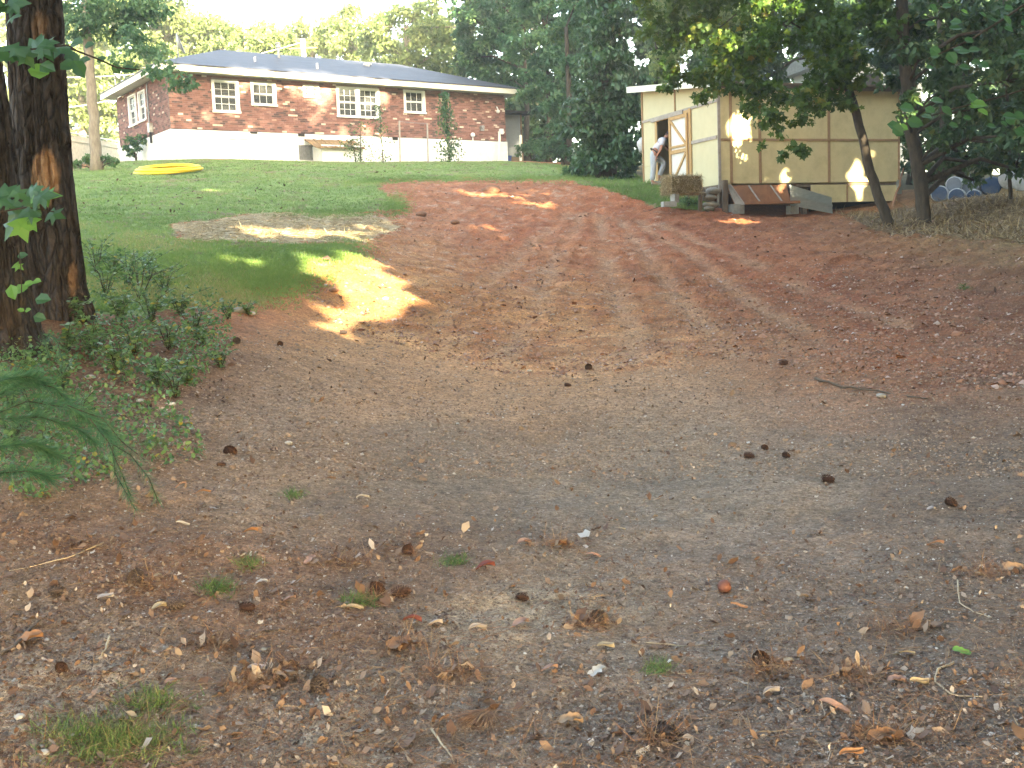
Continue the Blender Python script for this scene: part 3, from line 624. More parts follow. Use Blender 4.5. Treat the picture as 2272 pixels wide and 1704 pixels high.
ebat(.06, ez, yD0 - .07, ez, .09, M_bat2); ebat(.02, 2.2, SW, 2.2, .07, M_bat2); ebat(2.3, 2.24, 2.3, 2.9, .05, M_bat)
ebat(SW - .03, 0, SW - .03, 3.1, .06, M_bat); ebat(yD0 + .3, dz + .05, yD1 + .3, dz + .05, .1, M_bat2, -.05)
ebat(yD1 + .05, -.05, yD1 + .05, dz, .12, M_wood, -.02, 'door_frame'); ebat(yD0 - .045, -.05, yD0 - .045, dz + .1, .13, M_wood, -.03, 'door_frame'); ebat(yD0, dz + .03, yD1, dz + .03, .09, M_wood, -.02, 'door_frame')
# open door leaf with a Z of braces, covering the near part of the doorway
door = empty('door', (-.06, yD0 + .02, 0)); door.parent = shed; door.rotation_euler = (0, 0, R(3))
dw = (yD1 - yD0) * .5
M_dp = simple('door_board', (.72, .7, .66), (.64, .62, .58), 3, .7, .1)
MB().box(.0, .015, 0, dw, .05, dz - .02).build('door_board', M_dp, door)
for (a, b, c, d, w_) in ((0.03, .05, .03, dz - .02, .08), (dw - .04, .05, dw - .04, dz - .02, .09), (.07, dz - .07, dw - .08, dz - .07, .09), (.07, 1.08, dw - .08, 1.08, .1), (.07, 1.22, dw - .08, 1.22, .06), (.07, .1, dw - .08, .1, .09)):
    MB().bar((-.02, a, b), (-.02, c, d), w_, .035, (1, 0, 0)).build('rail', M_wood, door)
MB().bar((-.019, .1, 1.16 + .1), (-.019, dw - .1, dz - .15), .07, .03, (1, 0, 0)).build('brace', M_wood, door)
MB().bar((-.019, .1, 1.0), (-.019, dw - .1, .18), .07, .03, (1, 0, 0)).build('brace', M_wood, door)
# roof
rv = [(-.32, -.3, ZT0 - .02), (SL + .3, -.3, ZT0 - .02), (SL + .3, SW + .3, ZT1 + .06), (-.32, SW + .3, ZT1 + .06)]
MB().add(rv + [(x, y, z + .05) for x, y, z in rv], [(3, 2, 1, 0), (4, 5, 6, 7), (0, 1, 5, 4), (1, 2, 6, 5), (2, 3, 7, 6), (3, 0, 4, 7)]).build('roof', M_tp, shed)
fv = [(-.345, -.3, ZT0 - .12), (-.345, SW + .33, ZT1 - .06), (-.345, SW + .33, ZT1 + .12), (-.345, -.3, ZT0 + .06)]
MB().add(fv + [(x + .022, y, z) for x, y, z in fv], [(0, 1, 2, 3), (7, 6, 5, 4), (0, 4, 5, 1), (1, 5, 6, 2), (2, 6, 7, 3), (3, 7, 4, 0)]).build('fascia', M_fas, shed)
# posts and skirting under the shed
def under(x, y, mat=M_tp, w_=.12, name='post'):
    q = S0 + su * x + sv * y; zg = float(gz(q.x, q.y)) - S0.z - .1
    return MB().box(x - w_ / 2, x + w_ / 2, y - w_ / 2, y + w_ / 2, zg, -.03).build(name, mat, shed)
for x in (.2, 2.9, SL - .2):
    for y in (.3, 2.2, SW - .3): under(x, y)
a, z1_ = sf(1800, 413); b, _ = sf(1880, 430); c, z2_ = sf(1990, 448)
MB().box(a, b - .005, .02, .035, z2_ + .03, -.06).build('skirt_panel', M_ply, shed); MB().box(b + .005, c, .02, .035, z2_ + .03, -.1).build('skirt_panel', M_ply, shed)
MB().box(b - .025, b + .025, -.005, .015, z2_ + .03, -.08).build('batten', M_bat, shed)
MB().box(a + .3, SL, .5, .55, z2_ - .6, -.05).build('back_board', M_drk, shed)  # near-black sheet painted in as the shadowed gap under the shed
MB().box(SL - .07, SL + .05, -.05, .03, -.35, .05).build('bracket', M_galv, shed)

# things round the shed
def near_shed(px, py, off=0): q = onplane(px, py, S0 - sv * off, sv); return q
posts = [(1553, 402, 440, .4, 'short grey round post behind the stone stack at the shed corner'), (1609, 400, 474, .25, 'stout grey timber post at the near corner of the shed')]
for (px, y0_, y1_, off, lab) in posts:
    a = near_shed(px, y0_, off); b = near_shed(px, y1_, off); b.z = float(gz(b.x, b.y)) - .1
    o = MB().tube([(0, 0, 0), (.01, 0, (a.z - b.z) * .5), (0, 0, a.z - b.z)], [.085 if px > 1600 else .06] * 3, 10, wob=.1).build('timber_post', M_tp, None); o.location = b; tag(o, lab, 'post', 'posts at the shed corner')
# stones
M_stone = simple('field_stone', (.42, .39, .34), (.24, .22, .2), 6, .9, .8, .02, dirt=(.22, .2, .13))
stn = [(1577, 455, .27, .11, 'flat wide'), (1572, 439, .25, .1, 'broad grey'), (1582, 424, .22, .1, 'rounded pale'), (1558, 431, .13, .08, 'small dark'), (1573, 463, .14, .07, 'low half-buried'), (1553, 420, .14, .07, 'thin upper')]
for i, (px, py, r_, hgt, wd) in enumerate(stn):
    q = near_shed(px, py, .22 + .03 * i)
    o = MB().blob((0, 0, 0), 1, 12, 8, .06, (r_, r_ * .7, hgt)).build('stone', M_stone, None, True); o.location = q; o.rotation_euler = (0, 0, random.random() * .6)
    tag(o, wd + ' stone in the dry stack under the shed corner', 'stone', 'stones stacked under the shed corner')
# hay bale
q = near_shed(1512, 409, .55); qg = float(gz(q.x, q.y))
bale = empty('hay_bale', (q.x, q.y, q.z - .25), SRZ + .12, 'shaggy tan hay bale lying on the grass knoll before the shed door', 'hay bale')
M_hay = simple('packed_hay', (.34, .27, .14), (.16, .12, .05), 30, .95, 1, .03)
bm_ = MB()
nx, ny, nz_ = 12, 6, 5
def balept(a, b, c):
    s = Vector((a, b, c)); l = max(abs(a), abs(b), abs(c)); e = Vector((a * .5, b * .24, c * .23)); k = 1 - .05 * (abs(a * b) + abs(b * c) + abs(a * c)); return e * k + Vector([(random.random() - .5) * .03 for _ in range(3)]) + Vector((0, 0, .23))
for ax in range(3):
    for sg_ in (-1, 1):
        n1_, n2_ = 9, 6; pts = [[None] * (n2_ + 1) for _ in range(n1_ + 1)]; vs = []
        for i in range(n1_ + 1):
            for j in range(n2_ + 1):
                a = [0, 0, 0]; a[ax] = sg_; a[(ax + 1) % 3] = -1 + 2 * i / n1_; a[(ax + 2) % 3] = -1 + 2 * j / n2_; vs.append(balept(*a))
        fs = [(i * (n2_ + 1) + j, (i + 1) * (n2_ + 1) + j, (i + 1) * (n2_ + 1) + j + 1, i * (n2_ + 1) + j + 1) for i in range(n1_) for j in range(n2_)]
        if sg_ < 0: fs = [f[::-1] for f in fs]
        bm_.add(vs, fs)
bm_.build('bale_body', M_hay, bale)
n_ = 5200; C = rng.uniform(-1, 1, (n_, 3)); ax = rng.integers(0, 3, n_); C[np.arange(n_), ax] = np.sign(C[np.arange(n_), ax]); C = C * [.5, .24, .23] * .98 + [0, 0, .23]
o = leafobj('loose_straw', 'blade', C, rdir(n_), rdir(n_), rng.uniform(.06, .17, n_), L_straw, bale, width=.9); o['kind'] = 'stuff'
# cinder blocks
M_con = simple('cinder_block', (.4, .4, .37), (.28, .28, .26), 14, .95, .5, .01)
def block(px, py, off, sz, rz, lab, name='concrete_block'):
    q = near_shed(px, py, off); o = empty(name, q, SRZ + rz, lab, 'block', 'concrete blocks round the shed'); a, b, c = sz; mb = MB()
    mb.box(-a / 2, a / 2, -b / 2, -b / 2 + .03, -c / 2, c / 2); mb.box(-a / 2, a / 2, b / 2 - .03, b / 2, -c / 2, c / 2)
    for x in (-a / 2, -.015, a / 2 - .03): mb.box(x, x + .03, -b / 2 + .03, b / 2 - .03, -c / 2, c / 2)
    mb.build('shell', M_con, o); return o
block(1497, 440, .75, (.16, .16, .22), .3, 'small upright concrete block in the weeds below the hay bale')
block(1484, 453, .95, (.36, .18, .13), -.1, 'flat concrete block lying in the weeds below the hay bale')
block(1634, 464, .3, (.36, .22, .26), 0, 'concrete block holding up the wooden crate near the shed corner')
block(1758, 466, .3, (.26, .22, .22), .05, 'concrete block between the crate and the metal sheet')
# wooden crate hanging under the shed
M_or = simple('stained_board', (.36, .16, .075), (.24, .1, .05), 7, .6, .2, .005, (1, 1, .4), dirt=(.2, .09, .05))
a = near_shed(1628, 412, .3); b = near_shed(1740, 415, .3); a2 = near_shed(1622, 408, .3)
cr = empty('wooden_crate', near_shed(1620, 408, .12), SRZ, 'long open orange-brown wooden box tipped on its side under the shed', 'crate')
w1 = (near_shed(1752, 415, .12) - near_shed(1620, 408, .12)).dot(su); hgt = .58
def cb(vs, name, mat=M_or):
    return MB().add(vs, [(0, 1, 2, 3), (7, 6, 5, 4), (0, 4, 5, 1), (1, 5, 6, 2), (2, 6, 7, 3), (3, 7, 4, 0)]).build(name, mat, cr)
def slab(p, q_, r_, s, th=.025, name='side_board', mat=M_or):
    n = (Vector(q_) - Vector(p)).cross(Vector(s) - Vector(p)).normalized() * th; return cb([Vector(v) for v in (p, q_, r_, s)] + [Vector(v) + n for v in (p, q_, r_, s)], name, mat)
slab((.1, -.05, -hgt), (w1, -.05, -hgt), (w1, .18, -.02), (0, .18, -.02), name='back_board')
slab((.16, -.45, -hgt + .02), (w1, -.45, -hgt + .02), (w1, -.06, -hgt), (.1, -.06, -hgt), name='bottom_board')
slab((.16, -.45, -hgt), (.1, -.05, -hgt), (0, .17, -.02), (-.06, -.1, -.02), name='end_board', mat=M_bat2)
slab((.16, -.47, -hgt), (w1, -.47, -hgt), (w1, -.45, -hgt + .07), (.16, -.45, -hgt + .07), name='front_lip', mat=M_or)
for k in (.38, .75): slab((w1 * k, -.3, -hgt + .05), (w1 * k + .04, -.3, -hgt + .05), (w1 * k - .05, .12, -.05), (w1 * k - .09, .12, -.05), name='divider', mat=M_bat2)
# metal sheet
p = [near_shed(1752, 410, .3), near_shed(1754, 456, .28), near_shed(1848, 474, .38), near_shed(1846, 438, .34)]
nrm_ = (p[1] - p[0]).cross(p[3] - p[0]).normalized(); org = sum(p, Vector()) / 4; mb = MB(); vs = []
for j in range(9):
    for i in range(13):
        s_, r_ = i / 12, j / 8; q = (p[0] * (1 - s_) + p[3] * s_) * (1 - r_) + (p[1] * (1 - s_) + p[2] * s_) * r_ - org + nrm_ * (.012 * math.sin(s_ * 5) + (.025 if j in (4,) else 0) + random.uniform(-.004, .004)); vs.append(q)
mb.add(vs + [v - nrm_ * .004 for v in vs], [(j * 13 + i, (j + 1) * 13 + i, (j + 1) * 13 + i + 1, j * 13 + i + 1) for j in range(8) for i in range(12)] + [(117 + j * 13 + i, 117 + j * 13 + i + 1, 117 + (j + 1) * 13 + i + 1, 117 + (j + 1) * 13 + i) for j in range(8) for i in range(12)])
o = mb.build('metal_sheet', M_galv, None, True); o.location = org; tag(o, 'bent galvanised metal sheet leaning against the shed underside beside the crate', 'metal sheet')
# leaning sticks
def stick(p0, p1, r, lab, mat, name='stick', cat='stick', wob=.15, bend=.0, grp=None):
    p0, p1 = Vector(p0), Vector(p1); n = 7; pts = [(p1 - p0) * (i / n) + Vector((0, 0, bend * math.sin(math.pi * i / n))) + Vector([(random.random() - .5) * r * 1.2 for _ in range(3)]) for i in range(n + 1)]
    o = MB().tube(pts, [r * (1 - .5 * i / n) for i in range(n + 1)], 6, wob=wob).build(name, mat, None, True); o.location = p0; return tag(o, lab, cat, grp)
b_ = G(1978, 462); stick(b_ + Vector((0, 0, -.1)), near_shed(2006, 374, -.2), .045, 'bare reddish board leaning up at the far corner of the shed', simple('red_stick', (.3, .15, .08), None, 8))

# ------------------------------------------------------------------ openings cut in the crowns to let sunbeams onto chosen spots, across the light (u) and up it (w)
TE = math.tan(SUN_EL); sx_, sy_ = math.sin(SUN_AZ), -math.cos(SUN_AZ)
def uw(p):
    p = np.asarray(p, float); return -sy_ * p[..., 0] + sx_ * p[..., 1], p[..., 2] - (sx_ * p[..., 0] + sy_ * p[..., 1]) * TE
def from_uwh(u, w_, h): return np.stack([-sy_ * u - sx_ * h, sx_ * u - sy_ * h, w_ - h * TE], -1)
gaps = []; gaps_far = []
def gap_ground(poly):
    q, ok = pick([a for a, b in poly], [b for a, b in poly]); u, w_ = uw(q); gaps.append(list(zip(u, w_)))
def ell(cx, cy, rx, ry, n=10): return [(cx + rx * math.cos(2 * math.pi * i / n), cy + ry * math.sin(2 * math.pi * i / n)) for i in range(n)]
gap_ground([(700, 650), (735, 590), (790, 560), (835, 590), (905, 650), (855, 668), (1010, 690), (930, 705), (880, 702), (860, 730), (800, 755), (735, 748), (700, 705)])
gap_ground([(520, 520), (600, 510), (800, 512), (880, 522), (800, 532), (600, 529)])
gap_ground([(470, 572), (560, 568), (630, 575), (600, 585), (500, 590), (470, 586)])
for e in ((1190, 462, 75, 5), (1385, 464, 30, 4), (1320, 498, 60, 6), (1075, 512, 75, 11), (1560, 478, 40, 4), (1650, 496, 60, 5), (1000, 404, 60, 3), (1480, 493, 50, 5), (1230, 862, 50, 14), (1990, 484, 26, 14), (700, 408, 60, 3), (480, 422, 60, 4), (1180, 430, 40, 4), (860, 500, 40, 8), (1250, 540, 0.1, .1)):
    gap_ground(ell(*e))
def gap_plane(poly, p0, n):
    q = np.array([onplane(a, b, p0, n) for a, b in poly]); u, w_ = uw(q); gaps.append(list(zip(u, w_)))
BIG_IDX = [0, 1, 2, len(gaps)]
gap_plane([(1590, 236), (1640, 250), (1672, 270), (1668, 305), (1640, 330), (1610, 330), (1594, 300)], S0, sv)
for e in ((1864, 362, 11, 22), (1878, 395, 12, 14), (1905, 380, 9, 16), (1827, 322, 10, 12), (1740, 372, 50, 7), (1900, 440, 10, 14), (1700, 240, 18, 22), (1800, 232, 30, 8), (1945, 330, 14, 9)): gap_plane(ell(*e), S0, sv)
gap_plane([(1512, 300), (1528, 300), (1530, 400), (1514, 400)], S0 + sv * yD0, su)
LITP = P(1500, 120, 24.5)
def far_gap(e, p0, n):
    q = np.array([onplane(x, y, p0, n) for x, y in ell(*e)]); u, w_ = uw(q); gaps_far.append(list(zip(u, w_)))
for e in ((1470, 150, 75, 22), (1560, 200, 60, 16), (1600, 95, 60, 22), (1700, 110, 50, 16), (1640, 30, 60, 18), (1450, 60, 40, 18), (1530, 250, 30, 10), (1790, 60, 50, 12), (1850, 200, 30, 9), (1420, 110, 40, 30), (1520, 120, 40, 24), (1580, 150, 40, 14), (1760, 130, 40, 12), (1900, 90, 40, 14), (2120, 60, 50, 16), (2210, 140, 40, 14), (1680, 60, 30, 20)): far_gap(e, Vector(LITP), Vector((0, 1, 0)))
for e in ((690, 214, 60, 26), (470, 178, 60, 5), (560, 175, 90, 9), (760, 185, 60, 5), (620, 170, 160, 7), (740, 172, 140, 5)): far_gap(e, H0, hv)
for k in range(46):
    u_, w__ = random.uniform(21, 40), random.uniform(15, 36); rr_ = random.uniform(.3, .8); gaps_far.append([(u_ + rr_ * math.cos(t_), w__ + rr_ * math.sin(t_) * .8) for t_ in np.linspace(0, 5.6, 8)])
BIG = [0, 1, 2, -1]
gaps_soft = []
for pl in ([(400, 560), (470, 540), (700, 545), (740, 560), (660, 585), (540, 600), (420, 610), (380, 590)], [(430, 500), (850, 495), (900, 520), (860, 535), (440, 528)], [(650, 640), (740, 560), (860, 560), (960, 650), (1030, 690), (900, 730), (800, 770), (690, 760)], [(820, 400), (1200, 400), (1300, 470), (1000, 520), (880, 440)]):
    q, ok = pick([x for x, y in pl], [y for x, y in pl]); u, w_ = uw(q); gaps_soft.append(list(zip(u, w_)))
for e in ((1890, 380, 60, 40), (1800, 330, 60, 30), (1640, 290, 60, 80)):
    q = np.array([onplane(x, y, S0, sv) for x, y in ell(*e)]); u, w_ = uw(q); gaps_soft.append(list(zip(u, w_)))
def sunlit(p, far=False, du=0, dw_=0, only=None):
    u, w_ = uw(p); u = u + du; w_ = w_ + dw_; r = np.zeros(len(p), bool)
    for g in ([gaps[i] for i in BIG_IDX] if only else gaps + (gaps_far if far else [])):
        us = [a for a, b in g]; ws = [b for a, b in g]
        k = (u > min(us)) & (u < max(us)) & (w_ > min(ws)) & (w_ < max(ws))
        if k.any(): r[k] |= inpoly(u[k], w_[k], g)
    return r
def keep_beams(C, size):
    if size < .5: return ~sunlit(C)
    r = sunlit(C, True)
    for k in range(8): r |= sunlit(C, True, .21 * math.cos(k * .785), .21 * math.sin(k * .785))
    for k in range(8): r |= sunlit(C, False, .27 * math.cos(k * .785), .27 * math.sin(k * .785), BIG)
    u, w_ = uw(C)
    for i, g in enumerate(gaps_soft): r |= inpoly(u, w_, g) & (rng.random(len(C)) > (.2, .22, .35, .75, .14, .2, .14)[i])
    return ~r

# ------------------------------------------------------------------ trees
AREA = {'rhomb': .28, 'oval': .37, 'maple': .5, 'chip': .2}
NTRI = [0]
def crown_cloud(blobs, cov, size, tm, clusters=13, flat=.75, spread=.34, shell=(.35, 1.0)):
    Cs, Rs, cl = [], [], []
    for (c, r) in blobs:
        n = int(cov * math.pi * r * r / (AREA[tm] * size * size * .55)); K = clusters
        d = rdir(K, .15); cc_ = c + d * (r * rng.uniform(shell[0], shell[1], K))[:, None] * [1, 1, flat]
        cr_ = rng.uniform(.7, 1.25, K) * spread * r; k = rng.integers(0, K, n)
        dd_ = rdir(n); rad = rng.random(n) ** .45
        q = cc_[k] + dd_ * (cr_[k] * rad)[:, None] * [1, 1, .62]
        Cs.append(q); base = rng.random(K) * .6; Rs.append(np.clip(base[k] + rng.random(n) * .45 - .05, 0, 1)); cl.append((cc_, c))
    return np.concatenate(Cs), np.concatenate(Rs), cl
def tree(name, label, trunk, blobs, size, tm='rhomb', mat=None, bark=None, cov=2.4, group=None, limbs=True, rt=.25, rtop=.06, mask=True, cat='tree', droop=.35, clusters=13, width=1.0, wobble=.12, spread=.34, flat=.75, rshift=0):
    trunk = [Vector(p) for p in trunk]; base = trunk[0]
    root = empty(name, base, 0, label, cat, group); n = len(trunk)
    loc = [p - base for p in trunk]
    fine = [];
    for i in range(n - 1):
        for k in range(4): fine.append(loc[i].lerp(loc[i + 1], k / 4) + Vector([(random.random() - .5) * rt * wobble * 2 for _ in range(3)]) * (1 if (i or k) else 0))
    fine.append(loc[-1]); m_ = len(fine); rad = [rt + (rtop - rt) * (i / (m_ - 1)) + (rt * .35 if i == 0 else 0) for i in range(m_)]
    MB().tube(fine, rad, 10, wob=.12).build('trunk', bark or M_barkd, root, True)
    bl = [(np.asarray(c, float), r) for c, r in blobs]
    C, rn, cl = crown_cloud(bl, cov, size, tm, clusters, flat, spread)
    if mask: k = keep_beams(C, size); C, rn = C[k], rn[k]
    N = rdir(len(C), 1.1); A = rdir(len(C), -droop); s = size * rng.uniform(.65, 1.25, len(C))
    leafobj('crown', tm, C - np.array(base), A, N, s, mat, root, np.clip(rn + rshift, 0, 1), width=width); NTRI[0] += len(C) * len(TM[tm][1])
    if limbs:
        mb = MB()
        for cc_, c in cl:
            if limbs is not True and max(abs(cc_ - c).max(1)) < .75: continue
            c = Vector(c) - base; tp = min(fine, key=lambda p: (p - c).length + (max(0, p.z - c.z + .3) * 2 if limbs is True else abs(p.z - max(c.z, limbs)) * 3)); c_ = c; q = tp.lerp(c, .5) + Vector((random.uniform(-.08, .08), random.uniform(-.08, .08), .12 if limbs is True else .28)) * (c - tp).length
            L = (c - tp).length; r0 = min(rt * .6, .02 + L * .018) * (1 if limbs is True else .45); mb.tube([tp, q, c], [r0, r0 * .7, r0 * .4], 5, cap=False)
            for e in cc_[:7]:
                e = Vector(e) - base; mb.tube([c, c.lerp(e, .6) + Vector((0, 0, .05 * L)), e], [r0 * .4, r0 * .25, r0 * .08], 4, cap=False)
        mb.build('limbs', bark or M_barkd, root, True)['kind'] = 'stuff'
    return root
def B(px, py, Y, rp): return (P(px, py, Y), rp / 2400 * Y)
def T(*pts): return [P(*p) for p in pts]
def gbase(px, py, Y):
    p = P(px, py, Y); p[2] = gz(p[0], p[1]) - .1; return p

# unseen shade trees beside and behind the viewer, crowns shaped to block the sun
ntr = 11; uu = np.linspace(-22, 42, ntr); hh_ = np.interp(uu, [-22, 0, 6, 12, 18, 24, 30, 36, 42], [-14, -13, -9, -5, 0, 3, 9, 11, 12])
def wtop(u): return np.interp(u, [-30, 8.8, 9.8, 20.5, 21.5, 27, 29, 50], [27, 27, 28.5, 28.5, 28, 28, 38, 38])
step = .36
cells = []
for layer in range(4):
    gu, gw = np.meshgrid(np.arange(-26, 46, step), np.arange(-.5, 40, step)); gu = gu.ravel() + rng.uniform(-.5, .5, gu.size) * step; gw = gw.ravel() + rng.uniform(-.5, .5, gw.size) * step
    edge = wtop(gu) + (fbm(gu * .35, gu * 0 + layer, 3, 7) - .5) * 1.6; k = gw < edge; thin_ = (gu > 9.6) & (gu < 21.2) & (gw > 22.0); k &= ~thin_ | (layer < 3) & (rng.random(gu.size) < np.interp(gw, [22, 25.2, 26, 29], [.38, .42, .5, .55]))
    cells.append(np.stack([gu[k], gw[k], np.full(k.sum(), layer)], 1))
cells = np.concatenate(cells); own = np.argmin(np.abs(cells[:, :1] - uu[None] + rng.normal(0, .5, (len(cells), 1))), 1)
hgt_ = hh_[own] + rng.normal(0, 1.4, len(cells)); hgt_ = np.minimum(hgt_, hh_[own] + 2.5)
Cc = from_uwh(cells[:, 0], cells[:, 1], hgt_)
kk = keep_beams(Cc, .8) & (Cc[:, 2] > .3)
sdn = np.array(sun_dir)
vx, vy = proj(Cc); infrm = (Cc[:, 1] > 1.0) & (vx > -150) & (vx < 2400) & (vy > -150) & (vy < 1800)
kk &= ~infrm
for i in range(ntr):
    s = kk & (own == i); C = Cc[s]; b = from_uwh(uu[i], 0., hh_[i]); b[2] = gz(b[0], b[1]) - .1
    root = empty('shade_tree', b, 0, ['tall broadleaf tree outside the picture, farthest behind the viewer', 'shade tree behind the viewer, second along the wood edge', 'shade tree behind the viewer, third along the wood edge', 'shade tree standing straight behind the viewer', 'shade tree just behind the viewer on the shed side', 'shade tree level with the viewer on the shed side', 'shade tree a few metres ahead of the viewer, outside the picture', 'tall shade tree beside the clay slope, outside the picture', 'tall shade tree level with the lit mound, outside the picture', 'tall shade tree nearest the shed, outside the picture', 'last and farthest shade tree beyond the drums, outside the picture'][i], 'tree', 'shade trees outside the picture')
    top = C[:, 2].max() if len(C) else 20
    MB().tube([(0, 0, 0), (.2, .1, (top - b[2]) * .5), (0, .2, (top - b[2]) * .95)], [.32, .22, .05], 8).build('trunk', M_bark, root, True)
    N = sdn + rng.normal(0, .35, (len(C), 3)); AX = rdir(len(C)); AX -= N * (AX * N).sum(1, keepdims=True) / (N * N).sum(1, keepdims=True); leafobj('crown', 'oval', C - b, AX, N, .8 * rng.uniform(.9, 1.2, len(C)), L_dark, root, width=1.35); NTRI[0] += len(C) * 4

# big pines on the near left
def bigtrunk(label, pts, seed, scar=None):
    pts = [np.array(p[0]) for p in pts], [p[1] for p in pts]; Pp, Rr = pts; nv, nu_ = 260, 96
    tt = np.linspace(0, 1, nv); L = np.concatenate([[0], np.cumsum([np.linalg.norm(Pp[i + 1] - Pp[i]) for i in range(len(Pp) - 1)])]); tz = tt ** 1.25 * L[-1]
    cx_ = np.stack([np.interp(tz, L, [p[k] for p in Pp]) for k in range(3)], -1); r_ = np.interp(tz, L, Rr)
    th = np.linspace(0, 2 * np.pi, nu_, endpoint=False); TH, Z = np.meshgrid(th, tz)
    per = np.minimum(TH, 2 * np.pi - TH)
    ri = np.abs(fbm(per * 7 + seed, Z * 1.6, 2, seed) - .5) * 2; ri2 = fbm(per * 16, Z * 6, 2, seed + 5)
    d = -.05 * (1 - np.clip(ri * 4, 0, 1)) + .02 * ri2 + .02 * np.sin(TH * 3 + seed)
    sc = np.zeros_like(TH); base = cx_[0]
    X = cx_[:, None, 0] + (r_[:, None] + d) * np.cos(TH); Yy = cx_[:, None, 1] + (r_[:, None] + d) * np.sin(TH); Zz = cx_[:, None, 2] + 0 * TH
    V = np.stack([X, Yy, Zz], -1)
    if scar:
        qx, qy = proj(V.reshape(-1, 3)); qx = qx.reshape(TH.shape); qy = qy.reshape(TH.shape)
        for (a, b, c, e, st_) in scar:
            f = ((qx - a) / c) ** 2 + ((qy - b) / e) ** 2 + (fbm(per * 6, Z * 4, 2, 3) - .5) * 1.6; s_ = np.clip((1 - f) * 3, 0, 1) * (np.sin(TH) < .3); sc = np.maximum(sc, s_ * st_)
    ii = np.arange(nv * nu_).reshape(nv, nu_); j2 = np.roll(ii, -1, 1)
    F = np.stack([ii[:-1], j2[:-1], j2[1:], ii[1:]], -1).reshape(-1, 4)
    root = empty('pine_tree', base, 0, label, 'tree', None)
    o = npmesh('trunk', V.reshape(-1, 3) - base, F, M_pine, root, attr={'scar': ('FLOAT', sc.ravel())}, smooth=True)
    top = Pp[-1]; C = top + rng.normal(0, 1, (5000, 3)) * [2.6, 2.6, 1.6]
    leafobj('crown', 'rhomb', C - base, rdir(5000), rdir(5000), .4, L_needle, root, width=.5)
    return root
t = NT('pine_bark'); co = co_obj(t); mp = t.n('ShaderNodeMapping'); mp.inputs['Scale'].default_value = (1, 1, .3); t.l(co, mp.inputs[0]); nz = t.n('ShaderNodeTexNoise'); nz.inputs['Scale'].default_value = 7; t.l(mp.outputs[0], nz.inputs['Vector'])
wp = t.mix(.12, mp.outputs[0], nz.outputs['Color'])
vo = t.n('ShaderNodeTexVoronoi', feature='DISTANCE_TO_EDGE'); vo.inputs['Scale'].default_value = 17; t.l(wp, vo.inputs['Vector']); f = t.noise(30, 6, .75, co, (1, 1, .5))
crk = t.ramp(vo.outputs['Distance'], [(.0, (0, 0, 0)), (.22, (1, 1, 1))]); col = t.mix(1.0, t.ramp(f, [(.3, (.035, .027, .022)), (.5, (.062, .047, .038)), (.75, (.11, .088, .072))]), t.ramp(crk, [(0, (.4, .38, .36)), (1, (1, 1, 1))]), 'MULTIPLY')
f3 = t.noise(2.2, 3, .6, co, (1, 1, .5)); col = t.mix(t.ramp(f3, [(.55, (0, 0, 0)), (.75, (.35, .35, .35))]), col, (.12, .07, .045))
at = t.n('ShaderNodeAttribute', attribute_name='scar'); f2 = t.noise(20, 4, .7, co); c2 = t.ramp(f2, [(.3, (.34, .17, .08)), (.7, (.52, .32, .17))]); col = t.mix(at.outputs['Fac'], col, c2)
t.l(col, t.b.inputs['Base Color']); t.b.inputs['Roughness'].default_value = .95; hm = t.n('ShaderNodeMath', operation='MULTIPLY_ADD'); t.l(crk, hm.inputs[0]); hm.inputs[1].default_value = 1.5; t.l(f, hm.inputs[2]); t.bump(hm.outputs[0], 1, .03); M_pine = t.m
bigtrunk('big dark pine trunk with a bare tan patch low on its bark', [(gbase(122, 700, 10.0), .36), (P(118, 640, 10.0), .275), (P(108, 520, 10.0), .255), (P(96, 380, 10.0), .235), (P(84, 180, 10.0), .225), (P(76, 0, 10.0), .22), (P(60, -700, 10.2), .2), (P(40, -2600, 10.6), .1)], 2,
         scar=[(98, 400, 34, 62, 1.0), (88, 60, 20, 45, .4), (160, 620, 12, 40, .5)])
bigtrunk('rough grey-brown pine trunk at the extreme edge in front of the bigger pine', [(gbase(6, 790, 8.7), .4), (P(0, 735, 8.7), .30), (P(-20, 600, 8.7), .26), (P(-35, 380, 8.7), .24), (P(-62, 190, 8.7), .23), (P(-130, -300, 8.8), .2), (P(-300, -2200, 9), .1)], 5)

# thin tree by the house end
tree('slender_tree', 'slender pale-trunked tree standing between the pine trunk and the house end wall', [gbase(214, 362, 38), P(208, 260, 38), P(197, 130, 38), P(190, 0, 38), P(185, -160, 38)],
     [B(170, 60, 38, 55), B(240, 60, 38, 70), B(300, 110, 37, 60), B(345, 150, 36, 42), B(255, 20, 38, 80), B(385, 175, 34, 34), B(415, 185, 34, 26), B(140, 120, 38, 40), B(330, 30, 38, 60), B(200, -60, 38, 120), B(100, 30, 39, 60)], .2, 'rhomb', L_blue, M_barkl, cov=1.25, rt=.2, rtop=.12, spread=.4, limbs=False)
